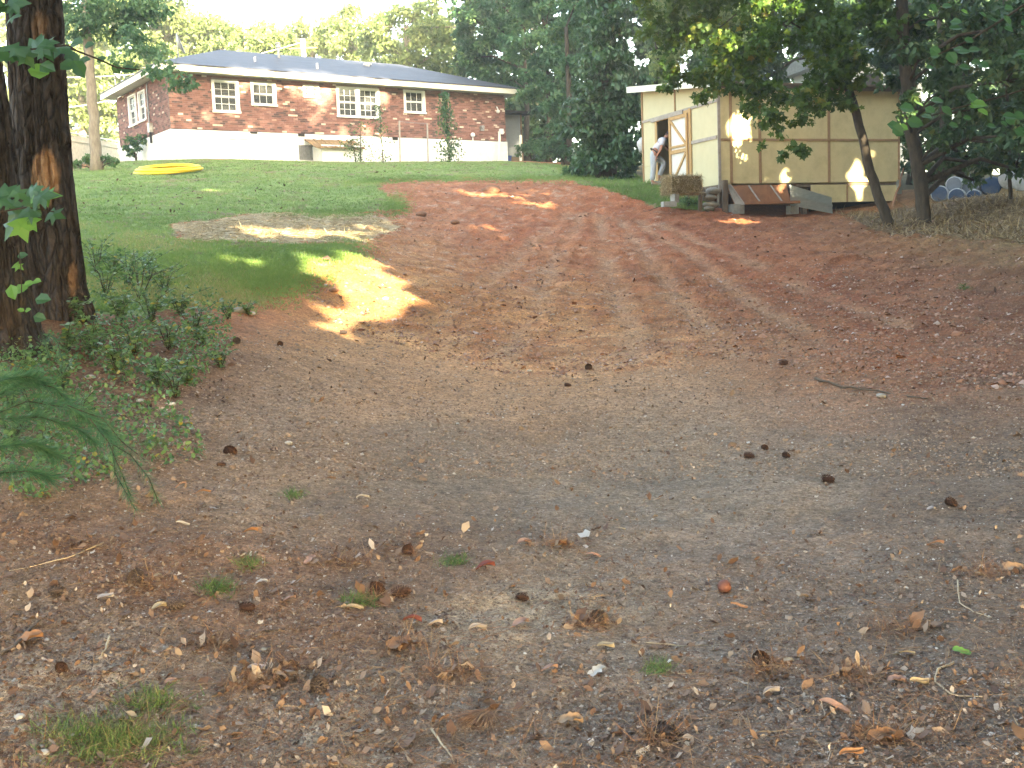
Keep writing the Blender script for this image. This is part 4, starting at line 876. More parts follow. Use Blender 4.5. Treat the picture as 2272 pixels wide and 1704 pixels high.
# background trees behind the house, in full sun, its glare put into the leaf colour
bgl = 'sunlit trees behind the house'
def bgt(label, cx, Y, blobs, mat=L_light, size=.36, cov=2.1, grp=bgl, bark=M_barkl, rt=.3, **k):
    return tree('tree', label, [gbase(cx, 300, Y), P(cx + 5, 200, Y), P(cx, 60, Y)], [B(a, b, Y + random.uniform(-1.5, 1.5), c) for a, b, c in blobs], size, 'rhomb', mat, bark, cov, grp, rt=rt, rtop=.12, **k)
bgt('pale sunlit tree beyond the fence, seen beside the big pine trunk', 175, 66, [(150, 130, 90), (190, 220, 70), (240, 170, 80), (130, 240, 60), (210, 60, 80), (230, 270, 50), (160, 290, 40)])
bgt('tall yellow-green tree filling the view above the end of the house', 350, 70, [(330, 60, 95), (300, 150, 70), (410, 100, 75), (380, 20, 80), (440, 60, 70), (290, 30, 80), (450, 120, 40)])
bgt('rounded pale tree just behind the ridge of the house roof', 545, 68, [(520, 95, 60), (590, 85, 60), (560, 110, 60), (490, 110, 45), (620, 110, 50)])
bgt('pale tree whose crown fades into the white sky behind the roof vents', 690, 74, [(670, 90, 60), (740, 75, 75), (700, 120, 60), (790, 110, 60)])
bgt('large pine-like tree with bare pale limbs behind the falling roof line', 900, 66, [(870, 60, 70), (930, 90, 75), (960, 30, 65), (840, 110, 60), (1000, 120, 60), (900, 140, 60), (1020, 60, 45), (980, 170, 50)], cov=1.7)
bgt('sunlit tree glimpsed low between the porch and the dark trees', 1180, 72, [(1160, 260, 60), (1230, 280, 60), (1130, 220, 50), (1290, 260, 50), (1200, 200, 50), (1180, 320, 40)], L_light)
for (x0, y0_, x1, y1_) in ((905, 95, 940, 40), (905, 95, 880, 50), (905, 160, 905, 95)):
    pass
# dark trees right of the house
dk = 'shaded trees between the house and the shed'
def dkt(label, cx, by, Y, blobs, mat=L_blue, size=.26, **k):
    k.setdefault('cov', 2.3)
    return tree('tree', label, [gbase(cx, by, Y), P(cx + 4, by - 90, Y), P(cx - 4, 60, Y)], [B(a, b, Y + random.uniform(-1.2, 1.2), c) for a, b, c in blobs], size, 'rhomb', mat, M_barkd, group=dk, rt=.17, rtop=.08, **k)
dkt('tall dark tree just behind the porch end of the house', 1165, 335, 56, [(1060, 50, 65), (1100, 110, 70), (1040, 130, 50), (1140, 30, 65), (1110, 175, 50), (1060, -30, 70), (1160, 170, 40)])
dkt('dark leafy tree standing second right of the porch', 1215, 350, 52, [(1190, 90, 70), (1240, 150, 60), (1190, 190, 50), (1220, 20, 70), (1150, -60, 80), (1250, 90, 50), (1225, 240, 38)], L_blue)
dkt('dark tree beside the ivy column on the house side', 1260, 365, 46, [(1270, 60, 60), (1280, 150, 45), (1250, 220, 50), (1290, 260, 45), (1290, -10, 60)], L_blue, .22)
# ivy column
tree('ivy_covered_tree', 'tall tree trunk wrapped from top to foot in dark ivy', [gbase(1345, 385, 36.5), P(1345, 200, 36.5), P(1350, 0, 36.5), P(1350, -200, 36.5)],
     [B(1350 + 8 * math.sin(i), y, 36, r_) for i, (y, r_) in enumerate([(-120, 66), (-60, 66), (0, 62), (50, 60), (100, 60), (145, 60), (190, 63), (235, 68), (280, 74), (320, 80), (355, 78)])] + [B(1290, 300, 36, 45), B(1395, 330, 35, 40), B(1300, 250, 36, 45), B(1400, 250, 36, 40), B(1285, 200, 36.5, 30), B(1420, 180, 36, 30)],
     .19, 'oval', L_ivy, M_barkd, cov=2.2, rt=.3, rtop=.25, droop=1.2, clusters=18, limbs=False, spread=.36, flat=1)
tree('tree', 'leafy tree behind the shed roof next to the ivy column', [gbase(1450, 395, 40), P(1455, 250, 40), P(1460, 0, 40)],
     [B(1480, 40, 39, 50), B(1510, 90, 39, 60), B(1470, 140, 39, 40), B(1520, -20, 39, 80), B(1580, 60, 40, 80), B(1465, 190, 40, 32)], .2, 'rhomb', L_light, M_barkd, cov=2.2, rt=.16, group=dk)
# shrubs along the edge of the lawn
def shrub(label, px, by, Y, blobs, mat=L_blue, size=.13, tm='oval', cov=2.4, name='shrub', grp='shrubs beside the house and shed'):
    b = gbase(px, by, Y); return tree(name, label, [b, Vector(b) + Vector((.05, 0, .25)), Vector(b) + Vector((0, 0, .5))], [B(a, c, Y, r) for a, c, r in blobs], size, tm, mat, M_barkd, cov, grp, rt=.05, rtop=.02, cat='shrub', clusters=11)
shrub('dark low shrub beside the porch steps', 1175, 348, 50, [(1165, 335, 22), (1195, 325, 28), (1215, 340, 22)])
shrub('dense blue-green shrub at the edge of the lawn below the dark trees', 1245, 358, 46, [(1225, 300, 38), (1250, 330, 34), (1210, 335, 26), (1260, 290, 30)], L_blue)
shrub('broad-leaved shrub crowding the foot of the ivy column', 1330, 378, 37, [(1300, 350, 38), (1345, 362, 36), (1290, 375, 24), (1385, 372, 34), (1410, 350, 30)], L_ivy, .15)
shrub('light green weedy shrub in front of the ivy column foot', 1290, 388, 38, [(1275, 372, 22), (1300, 384, 20), (1330, 392, 18), (1262, 386, 16)], L_weed, .1)
shrub('bushy weed growing beside the concrete block under the hay bale', 1525, 458, 29.4, [(1520, 446, 17), (1540, 450, 14), (1505, 456, 10)], L_weed, .07, name='weed')
shrub('green shrub against the brick end wall above the white foundation', 300, 350, 45.5, [(298, 314, 18), (315, 308, 14), (285, 326, 12), (308, 330, 12), (296, 342, 12)], L_blue, .12)
shrub('low green shrub at the foot of the slender pale-trunked tree', 215, 366, 38, [(200, 358, 18), (235, 354, 20), (172, 366, 14), (250, 360, 12)], L_weed, .1)
# maple over the shed and its neighbours
tree('maple_tree', 'leaning maple with thin ivy-clad trunk and leafy boughs hanging over the shed', [gbase(1978, 512, 24), P(1962, 470, 24), P(1930, 380, 24.1), P(1908, 280, 24.2), P(1880, 180, 24.4), P(1850, 60, 24.6), P(1800, -160, 25)],
     [B(*q) for q in ((1480, 60, 25, 60), (1560, 90, 25, 85), (1500, 160, 25, 48), (1580, 175, 25, 55), (1640, 110, 24, 90), (1660, 190, 24, 62), (1720, 215, 24, 62), (1780, 225, 23.5, 60), (1700, 262, 23, 34), (1760, 285, 23, 30), (1790, 262, 23, 30), (1735, 300, 23, 24), (1765, 330, 22.8, 22), (1740, 345, 22.6, 16), (1790, 338, 22.7, 15),
                      (1840, 160, 24, 80), (1860, 225, 24, 45), (1900, 150, 24, 60), (1740, 60, 24, 110), (1880, 30, 24, 100), (1600, -20, 25, 110), (1760, -110, 25, 150), (1470, -30, 25, 90), (1560, 215, 24.5, 22), (1480, 195, 25, 20), (1660, 240, 23.6, 22), (1690, 320, 22.9, 11))],
             .145, 'maple', L_maple, M_barkd, limbs=3.6, cov=1.9, rt=.12, rtop=.07, clusters=16, droop=.6, spread=.36)
tree('tree', 'thicker mottled trunk standing close behind the leaning maple', [gbase(2052, 498, 23.6), P(2046, 440, 23.6), P(2025, 300, 23.7), P(2010, 150, 23.8), P(2000, 0, 24), P(1990, -200, 24)],
     [B(*q) for q in ((2080, 40, 24, 90), (2150, 130, 24, 75), (2090, 200, 23.5, 55), (2180, 240, 23, 60), (2230, 60, 23, 100), (2120, 290, 23, 40), (2000, 60, 24.5, 90), (2230, 180, 22, 70), (2060, -80, 24, 130), (2220, 320, 25, 55), (1985, 180, 25, 40), (2150, 350, 26, 34), (2040, 260, 24.4, 26), (2100, 350, 25.5, 34), (2190, 365, 25.5, 34), (2255, 300, 22, 50), (2250, 375, 25, 34), (2030, 330, 25, 24), (2090, 310, 23, 34), (2020, 210, 22.8, 34), (2040, 120, 22.8, 45), (2010, 260, 22.8, 24), (2160, 400, 26, 20))],
     .17, 'oval', L_dark, M_barkd, cov=2.2, rt=.15, rtop=.12, clusters=15, droop=.6, rshift=.1)
wd = 'dark trees in the wood beyond the shed'
def wood(label, cx, by, Y, blobs, rt=.13, mat=L_dark, size=.24): return tree('tree', label, [gbase(cx, by, Y), P(cx + 8, by - 130, Y), P(cx, 0, Y)], [B(a, b, Y + random.uniform(-1, 1), c) for a, b, c in blobs], size, 'rhomb', mat, M_barkd, 2.0, wd, rt=rt, rtop=.07)

wood('dark forest tree directly behind the far corner of the shed', 2020, 420, 36, [(1990, 60, 90), (2030, 150, 70), (1960, 130, 60), (2040, 240, 60), (2000, 300, 50), (2020, 360, 45)])
wood('dark forest tree rising behind the drum pile', 2130, 400, 34, [(2120, 120, 80), (2150, 230, 70), (2100, 310, 55), (2170, 340, 45), (2110, 30, 90)])
wood('reddish thin trunk with dark foliage behind the drums', 2085, 440, 31, [(2080, 330, 38), (2100, 380, 32), (2070, 290, 40), (2060, 400, 30)], .1, L_dark, .17)
wood('dark forest tree at the far side of the drum pile', 2225, 420, 33, [(2230, 240, 80), (2260, 120, 90), (2200, 330, 55), (2265, 350, 60), (2310, 250, 90)], .12)
tree('tree', 'thin dark sapling trunk standing in front of the drums', [gbase(2243, 478, 25.5), P(2240, 400, 25.5), P(2236, 250, 25.5), P(2230, 60, 25.5)], [B(2240, 150, 25.5, 60), B(2225, 60, 25, 70), B(2262, 240, 25, 40)], .15, 'oval', L_dark, M_barkd, 1.6, wd, rt=.05, rtop=.03)
wood('tree crown closing the gap between ivy column and maple boughs', 1660, 390, 44, [(1620, 40, 80), (1680, 110, 80), (1760, 60, 90), (1840, 120, 80), (1700, 170, 60), (1900, 60, 80), (1600, 140, 60)], .15)
# far woodland filling the gaps; sun and shade put into its leaf colours
def woods(name, label, x0, x1, Y, topf, mat, size, cov, step_=60):
    bl = []
    for x in np.arange(x0, x1, step_):
        y = topf(x)
        while y < 350: bl.append(B(x + random.uniform(-20, 20), y + 45, Y + random.uniform(-3, 3), random.uniform(42, 60))); y += 62
    C, rn, _ = crown_cloud([(np.asarray(c), r) for c, r in bl], cov, size, 'rhomb', 8)
    k = C[:, 2] > gz(C[:, 0], C[:, 1]) - .3; C, rn = C[k], rn[k]
    o = leafobj(name, 'rhomb', C, rdir(len(C), -.3), rdir(len(C), 1.2), size * rng.uniform(.7, 1.2, len(C)), mat, None, rn); NTRI[0] += 2 * len(C); return tag(o, label, 'woods', None, 'stuff')
woods('distant_woods', 'pale sunlit wood far behind the house', -200, 1060, 92, lambda x: np.interp(x, [-200, 250, 420, 500, 650, 760, 1060], [-120, -60, 40, 85, 90, 60, 20]), L_light, .6, 1.3)
woods('shaded_woods', 'dark wood far behind the shed', 1060, 2700, 62, lambda x: np.interp(x, [1060, 1300, 2700], [-20, -120, -200]), L_dark, .45, 2.4)

# ------------------------------------------------------------------ saplings in front of the house
def sapling(label, px, by, Y, pts, n, size, mat, w0=.35, taper=True, grp='saplings by the house'):
    b = gbase(px, by, Y); root = empty('sapling', b, 0, label, 'sapling', grp); ws = [Vector(b)] + [Vector(P(a, c, Y)) for a, c in pts]
    MB().tube([p - ws[0] for p in ws], [.025 * (1 - .7 * i / (len(ws) - 1)) for i in range(len(ws))], 6).build('trunk', M_barkd, root, True)
    s = rng.random(n) ** .8; L = len(ws) - 1; k = np.minimum((s * L).astype(int), L - 1); f = s * L - k; W_ = np.array([list(p) for p in ws])
    c = W_[k] * (1 - f)[:, None] + W_[k + 1] * f[:, None]; rad = (w0 * (1 - .72 * s) if taper else w0 * np.ones(n)); lay = np.floor(s * 16) / 16 * 40
    ang = rng.uniform(0, 6.283, n); q = rng.random(n); C = c + np.stack([np.cos(ang), np.sin(ang), .3 * np.sin(lay * 3) * 0 + .15 * q], -1) * (rad * q)[:, None]
    C = C[(vn(ang * 2.5, s * 14, 3) > .38)]
    leafobj('foliage', 'oval', C - np.array(b), rdir(len(C), -.5), rdir(len(C), 1), size * rng.uniform(.7, 1.2, len(C)), mat, root)
    mb = MB()
    for i in range(14):
        s_ = .1 + .85 * i / 14; kk_ = min(int(s_ * L), L - 1); p = W_[kk_] * (1 - (s_ * L - kk_)) + W_[kk_ + 1] * (s_ * L - kk_); a = random.random() * 6.28; r_ = w0 * (1 - .72 * s_) if taper else w0
        p = Vector(p - np.array(b)); mb.tube([p, p + Vector((math.cos(a), math.sin(a), .35)) * r_], [.008, .003], 4, cap=False)
    mb.build('twigs', M_barkd, root); return root
sapling('tall narrow sapling in front of the brick wall near the porch end', 997, 360, 47, [(996, 320), (990, 260), (985, 205)], 1500, .13, L_blue, .75)
sapling('spindly sapling with thin side shoots beside the trellis stakes', 850, 358, 45, [(848, 330), (845, 290), (842, 235)], 420, .11, L_blue, .75)
sapling('short bushy sapling shading the white foundation under the cellar roof', 790, 358, 44.5, [(785, 330), (770, 312)], 160, .11, L_blue, .5, False)
sapling('wispy sapling against the wall below the double window', 800, 358, 45.6, [(800, 320), (800, 270)], 240, .11, L_blue, .7, False)
# stakes with wire
tr_ = empty('trellis', gbase(917, 360, 45.5), 0, 'two thin grey stakes joined by a wire across the top, before the foundation', 'trellis'); tb = Vector(tr_.location)
for (a, y0_) in ((888, 268), (950, 274)): p0 = Vector(gbase(a, 360, 45.5)); p1 = Vector(P(a - 2, y0_, 45.5)); MB().tube([p0 - tb, p1 - tb], .035, 6).build('stake', M_bat2, tr_)
MB().tube([Vector(P(888, 270, 45.5)) - tb, Vector(P(919, 271, 45.5)) - tb - Vector((0, 0, .03)), Vector(P(950, 275, 45.5)) - tb], .01, 4).build('wire', M_metal, tr_)
# posts by the porch
for (a, y0_, y1_, Yv, lab) in ((1108, 292, 352, 51, 'square pale post standing at the brick end corner'), (1155, 300, 352, 51.5, 'thin white post beside the porch floor')):
    p1 = Vector(P(a, y0_, Yv)); p0 = Vector(gbase(a, y1_, Yv)); o = MB().bar((0, 0, 0), p1 - p0, .11).build('post', M_fas, None); o.location = p0; tag(o, lab, 'post')
# neighbour's board fence
fa = P(118, 330, 47); fb = P(262, 306, 54); f0 = Vector(fa); f1 = Vector(fb); f0.z = float(gz(f0.x, f0.y)); f1.z = float(gz(f1.x, f1.y)); L_ = (f1 - f0).length; fd = (f1 - f0).normalized()
fen = empty('board_fence', f0, 0, 'pale upright-board fence in the gap between the pine trunk and the house', 'fence'); M_fb = simple('bleached_board', (.62, .58, .5), (.46, .42, .36), 7, .85, .2)
nb = int(L_ / .155)
for k in range(nb):
    s = k * .155; h = 1.45 + random.uniform(-.03, .03); p = fd * s; o = MB().bar(p + Vector((0, random.uniform(-.01, .01), -.1)), p + Vector((0, 0, h)), .14, .022, fd.cross(Vector((0, 0, 1)))).build('board', M_fb, fen)
for h in (.35, 1.2): MB().bar(Vector((0, .04, h)), fd * L_ + Vector((0, .04, h)), .09, .04).build('rail', M_fb, fen)
MB().bar(Vector((0, 0, 1.53)), fd * L_ + Vector((0, 0, 1.53)), .14, .05).build('cap_rail', M_white, fen)  # sunlit white of the top rail put into its paint
# dishes on the roof
def dish(px, py, Y, r, tiltx, lab):
    c = Vector(P(px, py, Y)); root = empty('satellite_dish', c, 0, lab, 'satellite dish', 'satellite dishes on the roof'); M = Matrix.Rotation(tiltx, 3, 'Z') @ Matrix.Rotation(R(72), 3, 'X'); vs = []; nr_, na = 5, 18
    for i in range(nr_ + 1):
        for k in range(na): a = 2 * math.pi * k / na; q = r * i / nr_; vs.append(M @ Vector((q * math.cos(a), q * math.sin(a) * 1.08, q * q / r * .35)))
    fs = [(i * na + k, i * na + (k + 1) % na, (i + 1) * na + (k + 1) % na, (i + 1) * na + k) for i in range(nr_) for k in range(na)]
    vs2 = [v - M @ Vector((0, 0, .015)) for v in vs]; n_ = len(vs)
    MB().add(vs + vs2, fs + [tuple(i + n_ for i in f[::-1]) for f in fs]).build('reflector', M_metal, root, True)
    e = M @ Vector((0, -r * .3, r * 1.1)); MB().tube([M @ Vector((0, -r, .3 * r)), e], .012, 5).build('feed_arm', M_metal, root); MB().blob(e, .05, 8, 4, 0).build('feed_horn', M_metal, root)
    q = c - H0; lx, ly = q.dot(hu), q.dot(hv); zr = min(roofz(ly), z0 + (lx - e0x) / hh * (rz_ - z0)) + HZ if lx > e0x else HZ + 2.6
    MB().tube([(0, 0, 0), (0, .05, min(-.3, max(zr, HZ + HT) - c.z))], .03, 6).build('mast', M_metal, root); return root
dish(394, 98, 46.2, .42, R(100), 'dark satellite dish seen edge-on above the near end of the roof')
dish(254, 162, 50.2, .28, R(80), 'small pale satellite dish on the low back eave of the house')
# overhead cables
def cable(a, b, sag, lab):
    a, b = Vector(a), Vector(b); n = 16; pts = [(b - a) * (i / n) - Vector((0, 0, sag * 4 * (i / n) * (1 - i / n))) for i in range(n + 1)]; o = MB().tube(pts, .022, 5).build('overhead_cable', simple('pale_cable', (.45, .45, .43), None, 5), None); o.location = a; return tag(o, lab, 'cable', 'overhead cables')
up_ = empty('utility_pole', gbase(684, 300, 62), 0, 'white-looking utility pole rising behind the house roof', 'pole'); uh = float(P(684, 86, 62)[2]) - up_.location.z
MB().tube([(0, 0, 0), (0, 0, uh)], [.17, .13], 10).build('shaft', simple('bleached_pole', (.8, .78, .72), (.7, .68, .6), 4, .8, .1), up_, True); MB().bar((-.8, 0, uh - .5), (.8, 0, uh - .5), .09).build('crossarm', M_tile, up_)
cable(P(120, 172, 58), P(676, 92, 62), .5, 'higher pale cable running from the slender tree to the utility pole')
cable(P(100, 240, 56), P(300, 205, 58), .2, 'lower pale cable meeting the eave behind the slender tree')
# far building behind the maple
M_hz = simple('far_siding', (.5, .52, .5), (.44, .46, .44), 3, .8, 0)
fb_ = P(1975, 210, 50); fh = empty('distant_house', (fb_[0], fb_[1], float(gz(fb_[0], fb_[1]))), .2, 'pale house half hidden by leaves between the two trunks above the shed', 'house'); zt = float(P(1975, 128, 50)[2]) - fh.location.z
MB().box(-2.2, 1.6, 0, 5, 0, zt).build('wall', M_hz, fh)
MB().add([(-2.7, -.5, zt), (2.1, -.5, zt), (2.1, 5.5, zt), (-2.7, 5.5, zt), (-2.7, 2.5, zt + 1.4), (2.1, 2.5, zt + 1.4)], [(0, 3, 2, 1), (0, 1, 5, 4), (2, 3, 4, 5), (0, 4, 3), (1, 2, 5)]).build('roof', M_metal, fh)
for x in (-1.3, .4): MB().box(x, x + .8, -.04, -.002, zt - 2.0, zt - .7).build('window', M_drk, fh)

# ------------------------------------------------------------------ yellow coil
g = Vector(P(374, 372, 36)); g.z = float(ground(g.x, g.y)); pts = []
M_yel = simple('yellow_plastic', (.78, .55, .03), (.7, .48, .02), 4, .4, 0, spec=.5)
coil = empty('coiled_hose', g, 0, 'big flat coil of yellow plastic pipe lying on the lawn before the house', 'hose')
lift = lambda x, y: float(gz(g.x + x, g.y + y)) - g.z
for k in range(8):
    r_ = 1.05 - .045 * (k % 4) + random.uniform(-.02, .02); ox, oy = random.uniform(-.05, .05), random.uniform(-.05, .05); zb = .03 + .045 * (k // 3); ph = random.random() * 6; am = random.uniform(.01, .04); pts = []
    for i in range(40):
        a = 2 * math.pi * i / 40; x, y = ox + r_ * math.cos(a), oy + r_ * math.sin(a); pts.append((x, y, zb + am * math.sin(a + ph) + lift(x, y) + .03))
    MB().tube(pts, .036, 8, closed=True).build('loop', M_yel, coil, True)
MB().tube([(.9 * math.cos(a), .9 * math.sin(a) , .16 + .04 * math.sin(a * 2) + lift(math.cos(a), math.sin(a))) for a in np.linspace(2.6, 4.6, 14)], .036, 8).build('loose_end', M_yel, coil, True)

# ------------------------------------------------------------------ drums
M_dw = simple('white_drum', (.5, .53, .55), (.38, .41, .43), 6, .5, .1, dirt=(.2, .2, .17)); M_db = simple('blue_drum', (.03, .075, .17), (.02, .05, .11), 6, .45, .1, dirt=(.1, .11, .12)); M_dg = simple('grey_drum_lid', (.2, .23, .27), (.15, .17, .2), 6, .6, .1); M_yl = simple('yellow_cap', (.6, .42, .03), None, 5)
def drum(px, py, Y, r, L, body, lid, yaw, lab, tilt=0, extra=None):
    c = Vector(P(px, py, Y)); root = empty('drum', c, yaw, lab, 'drum', 'drums dumped in a pile'); k = Matrix.Rotation(tilt, 3, 'X')
    prof = [(0, .96), (.02, 1.03), (.05, 1.0), (.3, 1.0), (.33, 1.04), (.36, 1.0), (.64, 1.0), (.67, 1.04), (.7, 1.0), (.95, 1.0), (.98, 1.03), (1, .96)]
    MB().tube([k @ Vector((0, a * L, 0)) for a, b in prof], [r * b for a, b in prof], 20).build('drum_body', body, root, True)
    MB().tube([k @ Vector((0, -.012, 0)), k @ Vector((0, .004, 0))], [r * .9, r * .93], 20).build('lid', lid, root)
    MB().tube([k @ Vector((r * .5, -.035, r * .2)), k @ Vector((r * .5, -.01, r * .2))], r * .12, 8).build('bung', lid, root)
    if extra: MB().tube([k @ Vector((0, L * .99, 0)), k @ Vector((0, L + .05, 0))], r * .99, 20).build('end_cap', extra, root)
drum(2084, 430, 30, .22, .7, M_dw, M_db, -.5, 'white drum with dark blue lid at the shed end of the bottom row')
drum(2122, 436, 29.8, .22, .7, M_dw, M_db, -.5, 'blue-lidded white drum second along the bottom row')
drum(2160, 437, 29.8, .2, .7, M_dw, M_db, -.55, 'half-buried blue-lidded drum third along the bottom row')
drum(2116, 409, 30.2, .21, .8, M_dw, M_dg, -.55, 'grey-lidded drum stacked on the shed end of the pile')
drum(2152, 411, 30.2, .24, .95, M_dw, M_dg, -.6, 'grey-lidded drum with a yellow far end in the upper row', extra=M_yl)
drum(2200, 413, 29.8, .25, .8, M_db, M_db, -.35, 'wholly dark blue drum in the middle of the pile')
drum(2236, 398, 29.5, .27, .9, M_dw, M_dw, -.9, 'large pale drum tilted upward behind the thin sapling trunk', .25)
drum(2268, 402, 29.2, .27, .9, M_dw, M_dw, -.7, 'large pale drum highest at the edge of the pile', .1)
drum(2262, 437, 29.4, .2, .7, M_dw, M_dg, -.5, 'small pale drum lying under the large pale drums')

# ------------------------------------------------------------------ the man at the shed door
yl, _ = sl_(1459, 380); fp = S0 + sv * (yl + .15) - su * .75
fx = Vector((1, -.05, 0)).normalized()
mp = G(1447, 411); mz = mp.z
man = empty('person', mp, 0, 'man bending forward into the open shed doorway, pale T-shirt, light trousers and dark cap', 'person')
def skin(name, verts, edges, mat, sub=2, root_i=0):
    me = bpy.data.meshes.new(name); me.from_pydata([v[:3] for v in verts], edges, []); o = bpy.data.objects.new(name, me); COL.objects.link(o); o.parent = man
    md = o.modifiers.new('skin', 'SKIN'); 
    sk = me.skin_vertices[0].data if len(me.skin_vertices) else None
    if sk is None:
        bpy.context.view_layer.objects.active = o; sk = me.skin_vertices[0].data
    for i, v in enumerate(verts):
        r_ = v[3]; sk[i].radius = (r_, v[4] if len(v) > 4 else r_); sk[i].use_root = (i == root_i)
    md.use_smooth_shade = True; s = o.modifiers.new('sub', 'SUBSURF'); s.levels = sub; s.render_levels = sub; me.materials.append(mat); return o
M_skin = simple('skin', (.42, .2, .13), (.36, .16, .1), 5, .6, 0); M_shirt = simple('pale_tshirt', (.62, .62, .68), (.54, .54, .6), 6, .85, .2); M_trs = simple('light_trousers', (.5, .52, .55), (.36, .39, .44), 4, .85, .3, .01); M_cap = simple('dark_cap', (.03, .025, .035), None, 5); M_shoe = simple('tan_shoe', (.35, .25, .17), None, 5); M_belt = simple('dark_belt', (.03, .035, .04), None, 5)
z_ = 1.0
body = [(.06, 0, .92, .13, .10), (.16, 0, 1.06, .12, .1), (.27, 0, 1.2, .14, .11), (.35, 0, 1.3, .09, .08), (.40, 0, 1.345, .052), (.465, 0, 1.40, .07), (.51, 0, 1.435, .078),
        (.06, -.1, .89, .095), (.03, -.12, .47, .062), (-.01, -.12, .1, .045), (.08, -.12, .04, .035), (.06, .1, .89, .095), (.40, .12, .64, .065), (.22, .13, .24, .045), (.31, .13, .19, .035),
        (.31, -.19, 1.25, .062), (.25, -.25, 1.02, .043), (.13, -.2, .83, .03), (.10, -.19, .77, .03), (.34, .19, 1.24, .06), (.52, .23, 1.04, .042), (.7, .16, .98, .03), (.76, .15, .96, .03)]
ed = [(0, 1), (1, 2), (2, 3), (3, 4), (4, 5), (5, 6), (0, 7), (7, 8), (8, 9), (9, 10), (0, 11), (11, 12), (12, 13), (13, 14), (3, 15), (15, 16), (16, 17), (17, 18), (3, 19), (19, 20), (20, 21), (21, 22)]
skin('body', body, ed, M_skin)
for (hx, hy, hz, dx_, dz_) in ((.10, -.19, .77, -.02, -.08), (.76, .15, .96, .08, -.02)):
    for k in range(4):
        o_ = (k - 1.5) * .02; l = [.85, 1, .95, .75][k]; skin('finger', [(hx, hy + o_, hz, .009), (hx + dx_ * .6 * l, hy + o_ * 1.2, hz + dz_ * .6 * l, .009), (hx + dx_ * l + .02, hy + o_ * 1.2, hz + dz_ * l - .01, .008)], [(0, 1), (1, 2)], M_skin, 1)
    skin('thumb', [(hx, hy - .03, hz + .01, .011), (hx + dx_ * .3 + .03, hy - .045, hz + dz_ * .3, .01), (hx + dx_ * .5 + .04, hy - .04, hz + dz_ * .6, .009)], [(0, 1), (1, 2)], M_skin, 1)
skin('shirt', [(.09, 0, .96, .15, .125), (.17, 0, 1.07, .145, .125), (.27, 0, 1.19, .17, .135), (.345, 0, 1.285, .125, .1), (.385, 0, 1.325, .07), (.31, -.2, 1.255, .085), (.27, -.24, 1.1, .07), (.34, .2, 1.245, .085), (.43, .225, 1.13, .07)], [(0, 1), (1, 2), (2, 3), (3, 4), (3, 5), (5, 6), (3, 7), (7, 8)], M_shirt)
skin('trousers', [(.07, 0, .92, .155, .13), (.11, 0, .985, .135, .115), (.05, -.1, .84, .12), (.03, -.12, .47, .088), (-.01, -.12, .12, .078), (.08, .1, .86, .12), (.40, .12, .64, .092), (.235, .13, .27, .076)], [(0, 1), (0, 2), (2, 3), (3, 4), (0, 5), (5, 6), (6, 7)], M_trs)
MB().tube([(.10 + .14 * math.cos(a) * .82, .155 * math.sin(a), .965 - .1 * math.cos(a)) for a in np.linspace(0, 6.283, 20, endpoint=False)], .018, 6, closed=True).build('belt', M_belt, man, True)
skin('cap', [(.46, 0, 1.46, .085), (.52, 0, 1.49, .082), (.62, 0, 1.455, .03, .012)], [(0, 1), (1, 2)], M_cap, 2)
skin('hair', [(.42, 0, 1.42, .07), (.46, 0, 1.45, .078)], [(0, 1)], simple('grey_hair', (.06, .05, .045), None, 8), 2)
skin('nose', [(.585, 0, 1.395, .012), (.6, 0, 1.385, .012)], [(0, 1)], M_skin, 1)
for s in (-1, 1): skin('ear', [(.50, s * .078, 1.425, .018, .01), (.49, s * .083, 1.41, .014, .008)], [(0, 1)], M_skin, 1)
for (x, y, z) in ((.0, -.12, .05), (.23, .13, .19)):
    skin('shoe', [(x - .04, y, z, .05), (x + .08, y, z - .01, .045), (x + .17, y, z - .02, .04, .03)], [(0, 1), (1, 2)], M_shoe, 2)
st_ = G(1462, 412); o = MB().box(-.3, .3, -.15, .15, -.25, .12).build('step_block', M_con, None); o.location = (mp.x + .3, mp.y + .13, mz); tag(o, 'low concrete step under the raised foot of the man at the shed', 'step')
# white bags and a white bundle
M_bag = simple('white_bag', (.75, .75, .76), (.6, .6, .62), 8, .6, .6, .02)
q = S0 + sv * (yD0 + .35) + su * .3; o = MB().blob((0, 0, 0), 1, 12, 8, .12, (.16, .13, .1)).build('white_bag', M_bag, None, True); o.location = (q.x, q.y, S0.z + .08); tag(o, 'small crumpled white bag on the shed floor just inside the doorway', 'bag')
q = Vector(P(1427, 322, 34.2)); o = MB().blob((0, 0, 0), 1, 12, 8, .2, (.18, .15, .25)).build('white_bundle', M_bag, None, True); o.location = q; tag(o, 'white plastic bundle caught in the ivy beside the shed wall', 'bundle')
# dark clutter in the shed
for i, (yo, xo, zo, sx, sz, lab) in enumerate([(.45, .9, 0, .5, .5, 'low dark storage box inside the shed doorway'), (.9, 1.1, 0, .45, .7, 'dark stacked container deeper inside the shed')]):
    q = S0 + sv * (yD0 + yo) + su * xo; o = MB(); o.box(-sx / 2, sx / 2, -.2, .2, 0, sz); o.box(-sx / 2 - .02, sx / 2 + .02, -.22, .22, sz, sz + .05); o.box(-sx / 2 - .01, sx / 2 + .01, -.21, .21, sz * .5, sz * .5 + .03); o = o.build('storage_box', M_metal if i == 0 else M_drk, None); o.location = q; o.rotation_euler = (0, 0, SRZ); tag(o, lab, 'box')

